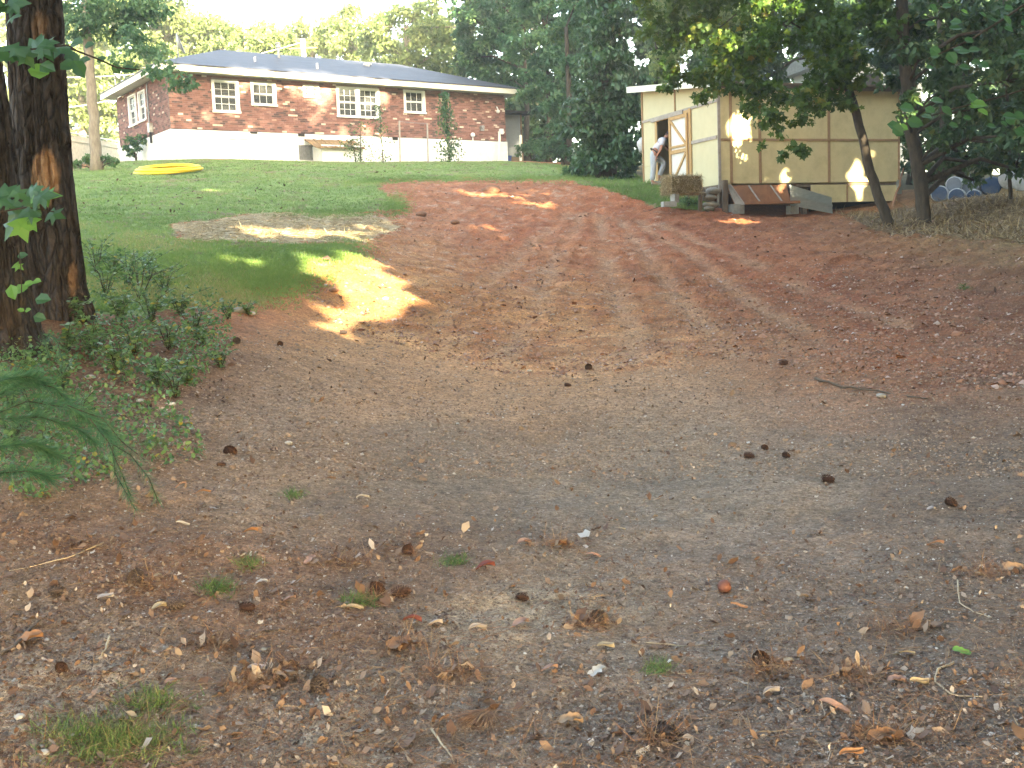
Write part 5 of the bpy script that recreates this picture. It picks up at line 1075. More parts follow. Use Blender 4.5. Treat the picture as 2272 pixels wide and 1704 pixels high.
# ------------------------------------------------------------------ leaves on the near branches and vines
def meshleaf(tm, mat, nm='leaf'):
    T_, F_ = TM[tm]; me = bpy.data.meshes.new(nm); me.from_pydata([tuple(v) for v in T_], [], F_); me.update(); me.materials.append(mat)
    a = me.attributes.new('rnd', 'FLOAT', 'POINT'); a.data.foreach_set('value', [.5] * len(T_)); return me
L_b1 = leafmat('branch_leaf', [(0, (.03, .09, .035)), (1, (.06, .16, .05))], .45, .35, .5); L_b2 = leafmat('bright_leaf', [(0, (.1, .26, .05)), (1, (.14, .3, .06))], .45, .4)
LM = {('maple', 0): meshleaf('maple', L_b1), ('oval', 0): meshleaf('oval', L_b1), ('maple', 1): meshleaf('maple', L_b2), ('oval', 1): meshleaf('oval', L_b2)}
def branch(label, pts, Y, leaves, name='leafy_branch', cat='branch', r=.006, Yb=None):
    W_ = [Vector(P(a, b, (Yb or Y))) for a, b in pts]; base = W_[0]; root = empty(name, base, 0, label, cat)
    MB().tube([p - base for p in W_], [r * (1 - .6 * i / len(W_)) for i in range(len(W_))], 6).build('stem', M_barkd, root, True)
    for (px, py, sp, tm, br, ang) in leaves:
        Yl = Y + random.uniform(-.12, .12); c = Vector(P(px, py, Yl)) - base; o = bpy.data.objects.new('leaf', LM[(tm, br)]); COL.objects.link(o); o.parent = root
        s = sp / 2400 * Yl; ax = Vector((math.cos(ang), random.uniform(-.5, .1), math.sin(ang))).normalized(); n = Vector((random.uniform(-.4, .4), -.75, random.uniform(.3, .9))); b_ = n.cross(ax).normalized(); n = ax.cross(b_)
        wd_ = 1.5 if tm == 'oval' else 1.1
        M = Matrix((ax, b_ * wd_, n)).transposed().to_4x4(); o.matrix_basis = Matrix.Translation(c - ax * s * .5) @ M @ Matrix.Scale(s, 4)
    return root
def lv(n, x0, x1, y0, y1, s0, s1, tm='maple', pb=.1, a0=-.9, a1=.3): return [(random.uniform(x0, x1), random.uniform(y0, y1), random.uniform(s0, s1), tm, int(random.random() < pb), random.uniform(a0, a1)) for _ in range(n)]
branch('upper leafy twig crossing the big pine trunk, one leaf bright', [(-60, 130), (20, 112), (90, 108), (150, 100), (185, 120)], 5.2, lv(13, -10, 150, 92, 135, 40, 62) + [(85, 158, 48, 'oval', 1, 2.9), (105, 150, 40, 'oval', 0, -.4), (62, 130, 50, 'maple', 0, -1), (150, 145, 40, 'oval', 0, -.3), (170, 95, 36, 'oval', 0, .1), (175, 150, 40, 'oval', 0, -.9)])
branch('loose twig with a few dark leaves reaching over the gap beside the pine trunk', [(150, 105), (210, 128), (260, 150), (310, 155)], 5.4, [(160, 128, 38, 'oval', 0, -.6), (186, 135, 34, 'oval', 0, .2), (176, 160, 34, 'oval', 0, -.8), (258, 152, 26, 'oval', 0, 2), (285, 155, 36, 'oval', 0, -.1), (225, 132, 24, 'oval', 0, .4), (198, 100, 26, 'oval', 0, .2)])
branch('lower branch of pale-backed lobed leaves in front of both pine trunks', [(-60, 500), (0, 470), (60, 460), (120, 470)], 5.6, lv(12, -5, 140, 425, 480, 40, 62) + [(25, 505, 68, 'maple', 0, -2.2), (50, 512, 56, 'maple', 1, -1.2), (70, 495, 44, 'maple', 1, -1.1), (30, 482, 60, 'maple', 0, -2.4), (125, 478, 48, 'maple', 0, -.2), (80, 420, 40, 'maple', 0, .4)])
branch('vine with heart-shaped bright leaves climbing the front pine trunk', [(50, 770), (45, 700), (48, 640), (45, 580), (40, 540)], 8.2, [(28, 648, 36, 'oval', 1, -1.3), (47, 641, 30, 'oval', 1, .2), (64, 630, 26, 'oval', 1, .3), (82, 624, 22, 'oval', 1, 0), (50, 567, 24, 'oval', 0, .2), (42, 592, 26, 'maple', 1, -.5), (62, 688, 16, 'oval', 1, .3), (46, 688, 16, 'oval', 1, 2.8), (95, 664, 38, 'oval', 0, 0), (88, 705, 30, 'oval', 0, -.2)], 'climbing_vine', 'vine', .005)
branch('leafy sprig hanging into the sky corner beside the big pine', [(-60, -20), (10, 10), (60, 25)], 5.5, lv(7, -10, 50, -10, 40, 36, 56))

branch('dark leafy bough hanging in near the upper corner over the drums', [(2330, -30), (2230, 40), (2150, 90), (2060, 130)], 9.0, lv(26, 2060, 2290, 0, 150, 18, 32, 'oval', .05, -1.2, .2), r=.012)
branch('dark twig of long leaves in front of the mottled trunk', [(2330, 180), (2220, 215), (2120, 240), (2010, 275)], 9.5, lv(22, 1990, 2280, 205, 300, 18, 34, 'oval', .08, -.9, -.1) + [(2030, 272, 38, 'oval', 0, -.25), (1985, 280, 34, 'oval', 0, -.3)], r=.01)
# pine sapling sprays at the near left
def needles(label, stems, Y, n, ln, name='pine_seedling'):
    W0 = Vector(P(*stems[0][0], Y)); b = Vector((W0.x, W0.y, float(ground(W0.x, W0.y)))); root = empty(name, b, 0, label, 'seedling'); Cs, As = [], []; mb = MB()
    for st in stems:
        W_ = np.array([P(a, c, Y + random.uniform(-.15, .15)) for a, c in st]); mb.tube([Vector(p) - b for p in W_], [.003] * len(W_), 5)
        s = rng.random(n) * (len(W_) - 1); k = s.astype(int); f = (s - k)[:, None]; c = W_[k] * (1 - f) + W_[k + 1] * f; t_ = W_[k + 1] - W_[k]; t_ /= np.linalg.norm(t_, axis=1, keepdims=True); Cs.append(c); As.append(t_ * .9 + rdir(n) * .75)
    mb.build('stem', M_barkd, root); C = np.concatenate(Cs); A = np.concatenate(As)
    leafobj('needles', 'blade', C - np.array(b), A, rdir(len(C)), ln * rng.uniform(.6, 1.2, len(C)), L_needle, root, width=.35)
needles('drooping blue-green pine seedling fronds at the extreme edge below the trunks', [[(-80, 960), (-10, 880), (60, 845), (120, 860), (160, 900)], [(-80, 980), (0, 930), (90, 925), (170, 950), (210, 980)], [(-80, 1000), (0, 990), (70, 985), (130, 1010)], [(-60, 940), (60, 890), (150, 905), (215, 935), (240, 970)], [(-80, 1040), (0, 1050), (60, 1045), (110, 1060)], [(-80, 920), (-20, 850), (40, 835), (90, 840)]], 5.4, 800, .12)
needles('thin drooping pine twig over the needle-strewn ground', [[(200, 930), (240, 980), (265, 1040), (290, 1100)], [(240, 980), (290, 1010), (330, 1060), (350, 1110)], [(150, 900), (230, 930), (270, 980), (320, 1020)], [(250, 990), (255, 1050), (300, 1130)]], 5.0, 330, .07, 'pine_twig')
needles('small curled pine frond between the two trunks and the weeds', [[(112, 800), (100, 760), (110, 740), (128, 760), (138, 800)]], 7.6, 200, .1, 'pine_twig')

# ------------------------------------------------------------------ weeds
def weed(label, px, py, h, n=8, sz=.045, nl=16, mat=L_weed, spread=.5):
    b = G(px, py); root = empty('weed_plant', b, 0, label, 'weed', 'weeds beside the pine trunks'); C, A = [], []; mb = MB()
    for i in range(n):
        a = random.random() * 6.28; l = h * random.uniform(.5, 1.05); e = Vector((math.cos(a), math.sin(a), 0)) * l * spread * random.uniform(.3, 1.2); pts = [Vector((0, 0, -.02)), e * .35 + Vector((0, 0, l * .5)), e + Vector((0, 0, l * .85 - e.length * .2))]
        mb.tube(pts, [.004, .003, .0015], 4, cap=False)
        for k in range(nl):
            s = .15 + .85 * k / nl; p = pts[0].lerp(pts[1], s * 2) if s < .5 else pts[1].lerp(pts[2], s * 2 - 1); q = random.random() * 6.28; C.append(p); A.append((math.cos(q), math.sin(q), random.uniform(-.2, .5)))
    mb.build('stems', M_barkd, root); C = np.array(C); A = np.array(A); leafobj('foliage', 'oval', C, A, rdir(len(C), 1.6), sz * rng.uniform(.6, 1.3, len(C)), mat, root, rng.random(len(C)), width=1.2)
WL = [(235, 655, .5, 'weed clump at the pine root touching the lawn'), (310, 668, .75, 'tallest weed sending a bare shoot above the lawn edge'), (335, 712, .5, 'glossy weed mound in the middle of the thicket'), (400, 700, .45, 'glossy weed clump on the lawn side of the thicket'),
      (270, 720, .5, 'leafy weed between the thicket and the big trunk'), (205, 790, .4, 'broad weed clump below the big trunk'), (260, 835, .42, 'weed clump dotted with yellow leaves'), (300, 790, .4, 'weed behind the yellow-dotted clump'), (375, 780, .4, 'weed clump in the centre of the dirt edge'),
      (350, 860, .35, 'sprawling weed at the near tip of the thicket'), (415, 850, .35, 'small-leaved weed nearest the gravelly track'), (390, 888, .28, 'low weed on the ground nearest the camera in the thicket'), (450, 765, .35, 'thin weed beside the pale stones'), (505, 712, .28, 'weed with dusty leaves near the red clay bank'),
      (490, 815, .22, 'tiny weed standing alone at the track edge'), (150, 780, .35, 'weed pressed against the base of the big trunk'), (60, 850, .3, 'light green weed at the foot of the front trunk'), (25, 985, .3, 'dark weed under the pine seedling fronds'), (100, 1010, .25, 'weed in front of the pine seedling fronds'), (165, 715, .35, 'weed between the two pine trunks'),
      (550, 700, .22, 'low weed on top of the clay bank'), (330, 630, .6, 'slim weed standing up in front of the mown lawn'), (250, 610, .5, 'slim weed behind the thicket by the trunk flare'), (140, 870, .3, 'weed clump over the rust-coloured needles')]
WL += [(215, 610, .7, 'tall thin weed overlapping the lawn beside the pine flare'), (285, 640, .6, 'loose leafy weed in the lawn-side edge of the thicket'), (365, 655, .55, 'airy weed leaning over the lawn near its corner'), (430, 735, .45, 'open weed with see-through stems by the bank'), (20, 900, .4, 'bushy weed at the extreme edge above the fronds'), (80, 930, .4, 'bushy weed among the pine fronds'), (180, 940, .3, 'low bushy weed where the fronds droop')]
for (a, b, h, lab) in WL: weed(lab, a, b, h, 10, .05 if h > .3 else .038, 15, L_weed, .75)
def weedzone(n, poly, size, mat, name, lab):
    xs_ = [a for a, b in poly]; ys_ = [b for a, b in poly]; px = rng.uniform(min(xs_), max(xs_), n); py = rng.uniform(min(ys_), max(ys_), n); k = inpoly(px, py, poly) & (fbm(px / 60, py / 35, 2, 12) > .42); px, py = px[k], py[k]; q, ok = pick(px, py)
    q = q[ok]; q[:, 2] = ground(q[:, 0], q[:, 1]) + rng.random(len(q)) ** 2 * .16; o = leafobj(name, 'oval', q, rdir(len(q)), rdir(len(q), 1.8), size * rng.uniform(.6, 1.3, len(q)), mat, None, width=1.2); return tag(o, lab, 'ground cover', None, 'stuff')
weedzone(9000, [(180, 650), (420, 640), (560, 690), (520, 760), (440, 860), (330, 880), (200, 820), (60, 880), (0, 860), (0, 790), (160, 760)], .035, L_weed, 'ground_cover', 'low mixed weeds covering the ground beside the pine trunks')
weedzone(4200, [(0, 850), (300, 850), (420, 930), (460, 1010), (200, 1070), (0, 1130)], .036, L_weed, 'ground_cover', 'sparse seedlings over the needle litter below the fronds')

# ------------------------------------------------------------------ grass
def tufts(px, py, n_bl, h, mat, name, lab, cat='grass', width=1.6, spread=.03, lie=.9):
    q, ok = pick(px, py); q = q[ok]; q[:, 2] = ground(q[:, 0], q[:, 1]) - .005; rn = np.clip(fbm(q[:, 0] * .8, q[:, 1] * .8, 2, 77) * 1.2 - .1 + .3 * np.clip((20 - q[:, 1]) / 6, 0, 1) * (q[:, 1] > 9) + rng.normal(0, .12, len(q)), 0, 1)  # nearer blades recoloured lighter to make up for the shade on them
    q = np.repeat(q, n_bl, 0); rn = np.repeat(rn, n_bl) + rng.normal(0, .1, len(q)); q[:, :2] += rng.normal(0, spread, (len(q), 2)); A = rdir(len(q), lie); A[:, 2] = np.abs(A[:, 2]) + .15
    o = leafobj(name, 'blade', q, A, rdir(len(q)), h * rng.uniform(.5, 1.3, len(q)), mat, None, np.clip(rn, 0, 1), width=width); NTRI[0] += len(q); return tag(o, lab, cat, None, 'stuff')
n_ = 60000; px = rng.uniform(120, 1310, n_); py = 355 + 335 * rng.random(n_) ** 1.25
k = inpoly(px, py, LAWN); px, py = px[k], py[k]; tufts(px, py, 5, .06, L_grass, 'lawn_grass', 'short mown lawn grass on the slope', width=2.6)
n_ = 9000; px = rng.uniform(1230, 1590, n_); py = rng.uniform(362, 470, n_); k = inpoly(px, py, KNOLL); tufts(px[k], py[k], 5, .13, L_grass, 'rough_grass', 'longer rough grass on the knoll before the shed', width=1.4)
n_ = 16000; px = np.concatenate([rng.normal(c, s, n_ // 8) for c, s in ((880, 14), (860, 40), (740, 60), (620, 50), (500, 80), (1000, 90), (1200, 60), (760, 30))]); py = np.concatenate([rng.normal(c, s, n_ // 8) for c, s in ((455, 12), (402, 4), (476, 6), (622, 16), (660, 14), (398, 4), (398, 5), (560, 14))])
tufts(px, py, 4, .06, L_grass, 'lawn_fringe', 'ragged fringe of grass where the lawn meets the clay', width=2.2)
GT = [(250, 1650, 120, 40, 420, 'largest grass tuft, lush and near the camera'), (480, 1300, 28, 14, 60, 'grass tuft beside the big dark pine cone'), (550, 1242, 16, 8, 30, 'small bright grass sprig above the reddish litter'), (340, 1560, 60, 20, 90, 'straggly grass patch over the dark leaves'), (800, 1335, 34, 10, 50, 'flattened yellowish grass beside two brown cones'),
      (1010, 1250, 28, 9, 36, 'grass sprig curling over the needle mound'), (1458, 1485, 20, 10, 36, 'lone grass tuft beside the long pale straw'), (650, 1086, 18, 6, 30, 'isolated grass tuft on the open brown dirt'), (345, 985, 26, 9, 40, 'pale grass blades among the seedlings'), (733, 620, 14, 7, 30, 'green grass tuft growing on the sunlit clay mound'), (2140, 640, 10, 4, 12, 'tiny green tuft on the red slope'), (900, 350, 6, 3, 6, 'grass wisp at the foundation')]
for (a, b, sx, sy, n, lab) in GT[:-1]:
    px = rng.normal(a, sx * .6, n); py = rng.normal(b, sy * .6, n); o = tufts(px, py, 7, .06 if b > 900 else .08, L_tuft, 'grass_tuft', lab, 'grass tuft', width=.8 if b > 900 else 1.4, spread=.02, lie=.25); o['kind'] = 'thing'; o['group'] = 'grass tufts in the dirt'
# straw
def strands(n, px, py, ln, mat, name, lab, cat, w_, tm='curve', zo=.0, lie=.12):
    q, ok = pick(px, py); q = q[ok]; q[:, 2] = ground(q[:, 0], q[:, 1]) + zo + rng.random(len(q)) * .01; A = rdir(len(q)); A[:, 2] *= lie; N = rdir(len(q), 3)
    o = leafobj(name, tm, q, A, N, ln * rng.uniform(.5, 1.4, len(q)), mat, None, rng.random(len(q)), width=w_); NTRI[0] += len(q) * len(TM[tm][1]); return tag(o, lab, cat, None, 'stuff')
def inz(n, poly, pw=1): 
    xs_ = [a for a, b in poly]; ys_ = [b for a, b in poly]; px = rng.uniform(min(xs_), max(xs_), n); py = min(ys_) + (max(ys_) - min(ys_)) * rng.random(n) ** pw; k = inpoly(px + rng.normal(0, 14, n), py + rng.normal(0, 5, n), poly); return px[k], py[k]
px, py = inz(16000, STRAW); strands(0, px, py, .16, L_straw, 'scattered_straw', 'pale straw scattered in a strip between lawn and clay', 'straw', 3.0)
px, py = inz(16000, HAYR); strands(0, px, py, .2, L_hay, 'old_hay', 'old hay spread round the tree trunks', 'hay', 3.0, lie=.5)
px, py = inz(1500, KNOLL); strands(0, px, py, .18, L_straw, 'loose_hay', 'loose hay on the grass knoll', 'hay', 2.6)
# ------------------------------------------------------------------ litter
FGP = [(-60, 760), (300, 880), (620, 760), (1000, 830), (2330, 880), (2330, 1720), (-60, 1720)]
def fgz(n, y0_, y1_, pw=1.0): px = rng.uniform(-60, 2330, n); py = y0_ + (y1_ - y0_) * rng.random(n) ** pw; return px, py
px, py = fgz(42000, 830, 1720, .9); dens = fbm(px / 260, py / 160, 2, 31) + np.where(px < 1000, .12, -.02) + (py > 1150) * .06; k = dens > rng.random(len(px)) * .85 + .12; px, py = px[k], py[k]
strands(0, px, py, .1, L_redn, 'pine_needles', 'rusty pine needles strewn over the foreground dirt', 'pine needles', .6, zo=.004)
def bits(n, px, py, s, mat, name, lab, cat, tm='chip', zb=2.0, w_=1.0, zo=.003):
    q, ok = pick(px, py); q = q[ok]; q[:, 2] = ground(q[:, 0], q[:, 1]) + zo; N = rdir(len(q), zb); A = rdir(len(q)); A -= N * (A * N).sum(1, keepdims=True); sz = s * np.exp(rng.normal(0, .45, len(q)))
    o = leafobj(name, tm, q, A, N, sz, mat, None, rng.random(len(q)), width=w_); NTRI[0] += len(q) * len(TM[tm][1]); return tag(o, lab, cat, None, 'stuff')
px, py = fgz(60000, 850, 1720, .85); k = (fbm(px / 220, py / 130, 2, 41) + np.where(px < 1000, .1, 0) + (py > 1150) * .12) > rng.random(len(px)) * .8 + .12; bits(0, px[k], py[k], .015, L_litter, 'leaf_litter', 'crumbled leaf and bark litter over the foreground dirt', 'leaf litter', w_=1.3)
px, py = fgz(4200, 860, 1720, 1.0); k = (fbm(px / 200, py / 120, 2, 43) + np.where(px < 1100, .08, 0)) > rng.random(len(px)) * .7 + .2; bits(0, px[k], py[k], .03, L_litter, 'dead_leaves', 'small curled dead leaves scattered over the foreground', 'dead leaves', w_=1.2)
px, py = fgz(3500, 560, 900); k = py > np.interp(px, [0, 700, 2300], [800, 620, 520]); bits(0, px[k], py[k], .03, L_litter, 'track_litter', 'leaf scraps scattered over the clay slope', 'leaf litter', w_=1.0)
TM['peb'] = (np.array([(.5, 0, 0), (0, .4, 0), (-.5, 0, 0), (0, -.45, 0), (.1, .05, .35), (0, 0, -.3)]), [(0, 1, 4), (1, 2, 4), (2, 3, 4), (3, 0, 4)])
px, py = fgz(52000, 610, 1060); k = py > np.interp(px, [0, 700, 1000], [900, 700, 610]); bits(0, px[k], py[k], .017, L_grit, 'gravel', 'coarse grit strewn over the middle of the dirt', 'gravel', 'peb', 3, zo=0)
px, py = fgz(60000, 900, 1720, .9); bits(0, px, py, .009, L_peb, 'gravel', 'fine gravel and grit bedded in the dirt', 'gravel', 'peb', 3, zo=0)
px = rng.uniform(640, 2330, 34000); py = 398 + 470 * rng.random(34000) ** 1.1; k = inpoly(px, py, CLAY) & (fbm(px / 120, py / 40, 2, 47) + (py < 640) * .1 + (px > 1700) * .1 > rng.random(34000) * .75 + .18)
bits(0, px[k], py[k], .034, L_clod, 'clay_clods', 'broken clods over the red clay slope', 'clods', 'peb', 2, zo=0)
px = rng.uniform(150, 1250, 1300); py = rng.uniform(362, 480, 1300); k = inpoly(px, py, LAWN); bits(0, px[k], py[k], .05, leafmat('dark_scrap', [(0, (.05, .035, .02)), (1, (.12, .08, .04))], .1), 'lawn_leaves', 'dark fallen leaves dotted over the lawn', 'dead leaves', w_=1.0, zo=.03)

# ------------------------------------------------------------------ pine cones, single leaves, sticks, stones
def cone_mesh(open_=1.0, seed=0):
    mb = MB(); rr = random.Random(seed); L = 1.0; mb.blob((0, 0, 0), .5, 10, 8, 0, (.42, .42, .95))
    for i in range(84):
        s = i / 84; a = i * 2.39996; z = -.46 + .92 * s; r_ = .2 * math.sin(math.pi * min(.97, s * .93 + .09)) ** .7 + .02; d = Vector((math.cos(a), math.sin(a), 0)); t_ = Vector((-math.sin(a), math.cos(a), 0)); c = d * r_ + Vector((0, 0, z)); l = .17 * open_ * (1 - .45 * s); w_ = .085 * (1 - .3 * s); e = c + d * l + Vector((0, 0, .05 + .06 * s)); up_ = Vector((0, 0, .03))
        mb.add([c - t_ * w_ * .5, c + t_ * w_ * .5, e + t_ * w_, e + d * .03 + up_, e - t_ * w_, e - up_ * 1.2], [(0, 1, 2, 3), (0, 3, 4), (0, 4, 5), (1, 5, 2), (0, 5, 1), (3, 2, 5), (4, 3, 5)])
    return mb
M_cone = simple('pine_cone', (.13, .065, .045), (.04, .022, .017), 14, .85, .4); M_cone2 = simple('grey_pine_cone', (.17, .13, .12), (.06, .045, .04), 14, .85, .4)
cproto = {}
def cone(px, py, L, rz, mat, open_, lab):
    key = (mat.name, open_); 
    if key not in cproto: me = cone_mesh(open_, len(cproto)).build('pine_cone', mat); cproto[key] = me.data; bpy.data.objects.remove(me)
    o = bpy.data.objects.new('pine_cone', cproto[key]); COL.objects.link(o); g_ = G(px, py); o.location = g_ + Vector((0, 0, L * .24)); o.rotation_euler = (R(90) + random.uniform(-.2, .2), random.random() * 3, rz); L *= .82; o.location.z -= L * .06; o.scale = (L, L, L); tag(o, lab, 'pine cone', 'fallen pine cones')
CN = [(1306, 816, .13, .3, 0, 'dark cone lying sideways on the orange clay above the fork of tracks'), (1259, 856, .09, 1, 0, 'small cone just below the dark cone on the orange clay'), (1738, 812, .12, 2, 0, 'cone at the near end of the long crooked stick'), (1661, 1014, .1, 1.2, 0, 'reddish upright cone first of three beside each other on the grey dirt'),
      (1697, 998, .09, .2, 0, 'flat blackish cone behind its two neighbours on the grey dirt'), (1744, 1016, .09, .5, 0, 'rough brown cone, last of three on the grey dirt'), (1836, 1073, .11, .8, 0, 'lone dark pointed cone on the grey dirt below the stick'), (622, 766, .1, .4, 0, 'cone on bare dirt between the weeds and the lit mound'), (525, 760, .12, 0, 1, 'grey cone at the edge of the weeds'),
      (762, 746, .11, 1.4, 1, 'grey cone beside the sunlit clay patch'), (338, 911, .11, .5, 1, 'black-and-white cone among seedlings below the weeds'), (511, 1003, .12, 1, 0, 'rust-brown cone next to a white scrap'), (490, 1028, .07, 2, 0, 'small dark cone just below the rust-brown cone'), (300, 1284, .12, .1, 1, 'long grey-black cone lying flat in the reddish litter'),
      (386, 1336, .1, 2.2, 1, 'black open cone with a cream leaf leaning on it'), (547, 1354, .09, 1.1, 0, 'orange-brown cone in the middle of the litter'), (708, 1530, .11, .3, 1, 'broken grey cone on pale sandy dirt'), (835, 1312, .12, .7, 0, 'dark red-brown cone beside the flattened grass'), (888, 1318, .11, 1.9, 0, 'brown cone touching the dark red-brown one'),
      (905, 1225, .1, 0, 0, 'brown cone above the pair by the flattened grass'), (1158, 1340, .08, 1, 0, 'glossy small cone on the pale dirt ridge'), (1330, 1383, .12, .4, 1, 'weathered flat cone half sunk in needles'), (505, 1420, .07, 1.5, 1, 'little grey cone by the twig in the litter'), (138, 1500, .08, .6, 0, 'orange cone by the grey sandy patch'),
      (125, 1313, .09, 1.3, 1, 'grey-brown cone near the edge of the reddish litter'), (1478, 1622, .11, .8, 1, 'crumbling dark cone near the bottom middle'), (1690, 1475, .1, .3, 0, 'curled brown cone beside the round cream leaf'), (2110, 1120, .1, .4, 0, 'dark cone in the shaded dirt at the far side')]
for (a, b, L, rz, kd, lab) in CN: cone(a, b, L, rz, M_cone2 if kd else M_cone, .7 if L < .1 else 1.0, lab)
o = MB().blob((0, 0, 0), .035, 12, 8, .04).build('seed_ball', simple('red_brown_ball', (.17, .065, .045), (.1, .04, .03), 10, .6), None, True); o.location = G(1607, 1308) + Vector((0, 0, .03)); tag(o, 'round red-brown seed ball alone on the grey dirt', 'seed ball')
LCOL = {'tan': (.42, .25, .14), 'orange': (.33, .17, .09), 'cream': (.4, .33, .23), 'red': (.2, .06, .05), 'pink': (.46, .24, .17), 'grey': (.42, .38, .38), 'green': (.12, .27, .06), 'white': (.48, .44, .4), 'brown': (.22, .12, .07)}
LCOL['tan'] = (.33, .22, .14); LCOL['pink'] = (.36, .22, .17)
LMT = {k: simple('leaf_' + k, v, tuple(x * .75 for x in v), 30, .7, .2, .003) for k, v in LCOL.items()}
def deadleaf(px, py, s, colr, shape, rz, lab):
    n_, m2 = 8, 5; vs = []; cu = random.uniform(.2, .6); tw = random.uniform(-.4, .4)
    for i in range(n_ + 1):
        u = i / n_
        if shape == 'maple': wd_ = .38 * (.3 + abs(math.sin(u * 9.4)) * .8) * math.sin(math.pi * min(1, u * .93 + .05)) ** .5
        elif shape == 'long': wd_ = .13 * math.sin(math.pi * u) ** .6
        else: wd_ = .3 * math.sin(math.pi * u) ** .7
        for j in range(m2):
            v = (j / (m2 - 1) - .5) * 2; vs.append(((u - .5) * s, v * wd_ * s * (1 + .1 * math.sin(i * 5 + j)), s * (cu * .35 * v * v * (.4 + u) + .12 * math.sin(u * 4 + tw * 3) + tw * .1 * v)))
    fs = [(i * m2 + j, (i + 1) * m2 + j, (i + 1) * m2 + j + 1, i * m2 + j + 1) for i in range(n_) for j in range(m2 - 1)]
    o = MB().add(vs, fs).build('fallen_leaf', LMT[colr], None, True); g_ = G(px, py); o.location = g_ + Vector((0, 0, .012)); o.rotation_euler = (random.uniform(-.15, .15), random.uniform(-.15, .15), rz); tag(o, lab, 'leaf', 'fallen leaves')
DL = [(62, 1430, .12, 'orange', 'maple', .4, 'large orange lobed leaf beside the dark stick'), (352, 1343, .07, 'cream', 'oval', .5, 'cream leaf leaning against the black open cone'), (350, 1275, .05, 'cream', 'oval', 1, 'small cream leaf behind the long grey-black cone'), (235, 1325, .07, 'grey', 'oval', .6, 'dull grey leaf in the reddish litter'),
      (785, 1355, .09, 'cream', 'long', 0, 'long cream leaf below the flattened grass'), (1078, 1272, .1, 'red', 'oval', .1, 'dark red folded leaf beside the needle mound'), (1162, 1215, .08, 'pink', 'oval', .2, 'pale pink curled leaf above the needle mound'), (1240, 1218, .11, 'orange', 'maple', .6, 'crumpled orange leaf next to the pale pink one'),
      (1315, 1238, .09, 'pink', 'long', -.2, 'slender pinkish leaf on the open grey dirt'), (1155, 1397, .09, 'pink', 'oval', .5, 'flat pinkish-tan leaf beside the pale ridge'), (915, 1383, .09, 'red', 'long', -.3, 'dark reddish curled leaf left of the grey scrap'), (965, 1390, .07, 'grey', 'oval', .1, 'grey scrap leaf between reddish leaf and dark knot'),
      (885, 1440, .12, 'brown', 'maple', .9, 'brown twisted leaf cluster in the litter'), (1060, 1400, .1, 'grey', 'long', .7, 'silvery long leaf pointing up the slope'), (840, 1086, .07, 'grey', 'long', -.3, 'lilac-grey leaf on the open brown dirt'), (805, 1098, .08, 'white', 'long', .2, 'whitish leaf next to the lilac-grey one'),
      (812, 1122, .06, 'orange', 'oval', 1.2, 'small orange leaf under the whitish leaf'), (405, 1155, .07, 'white', 'long', .1, 'white edged leaf below the thin pine twig'), (400, 1075, .07, 'pink', 'long', .3, 'pink slip of leaf under the pine twig'), (450, 1093, .09, 'orange', 'long', .4, 'rusty strip of leaf on the needle ground'),
      (555, 1175, .08, 'orange', 'long', .15, 'bright rust strip lying straight on the dirt'), (580, 1295, .06, 'white', 'maple', .2, 'ragged whitish leaf beside the grass tuft'), (690, 1240, .08, 'pink', 'maple', 1.1, 'pinkish leaf standing up among the litter'), (640, 1335, .07, 'pink', 'oval', .3, 'pink leaf by the orange-brown cone'),
      (590, 1440, .05, 'cream', 'oval', 1.3, 'upright cream leaf near the grey cone'), (570, 1485, .07, 'grey', 'oval', .1, 'grey leaf over the rusty needles'), (380, 1515, .05, 'pink', 'oval', .8, 'pale pink leaf in the grass patch'), (1640, 1350, .08, 'orange', 'long', -.5, 'rust-brown cigar-shaped leaf on the grey dirt'),
      (1748, 1478, .05, 'cream', 'oval', 0, 'round cream leaf beside the curled brown cone'), (1785, 1320, .05, 'tan', 'oval', .5, 'small tan leaf in the empty stretch of dirt'), (2075, 1203, .09, 'pink', 'maple', -.3, 'pinkish lobed leaf on dark dirt'), (2250, 1255, .12, 'tan', 'maple', .3, 'large tan crumpled leaf at the far edge of the dirt'),
      (2134, 1455, .07, 'green', 'maple', -.4, 'bright green leaf lying on the dark dirt'), (1990, 1520, .07, 'pink', 'maple', -.1, 'torn pink-white leaf near the curled stem'), (2040, 1524, .08, 'cream', 'long', .2, 'cream strip beside the torn pink-white leaf'), (2005, 1455, .09, 'cream', 'long', -.6, 'pale slender leaf slanting beside the green one'),
      (1265, 1600, .09, 'tan', 'maple', .1, 'tan star-shaped leaf by the needle fan'), (1220, 1495, .07, 'pink', 'oval', .4, 'salmon leaf on needles'), (1325, 1500, .08, 'white', 'maple', .5, 'pale green-white ragged leaf on the needle bed'), (1345, 1440, .07, 'cream', 'oval', .05, 'creamy rectangular leaf scrap in the middle foreground'), (1850, 1585, .11, 'pink', 'long', -.6, 'long pinkish strip of leaf near the bottom'),
      (1380, 1175, .05, 'cream', 'oval', .4, 'lone cream leaf on open grey dirt'), (1100, 1130, .06, 'tan', 'oval', 1.4, 'tan leaf stuck in the dark loose soil'), (1712, 1545, .08, 'grey', 'long', .5, 'grey pointed leaf by the bare patch'), (2065, 1130, .06, 'grey', 'oval', .2, 'grey leaf in the shaded dirt'), (1890, 1690, .09, 'orange', 'long', .3, 'orange curl at the bottom edge'), (1960, 1650, .1, 'brown', 'maple', .3, 'dark curled leaf heap by the bottom edge')]
for q in DL: deadleaf(*q)
M_stk = simple('stick_bark', (.13, .1, .075), (.06, .045, .035), 10, .9, .5, .003); M_stkp = simple('pale_stem', (.5, .42, .3), (.36, .28, .19), 10, .8, .2)
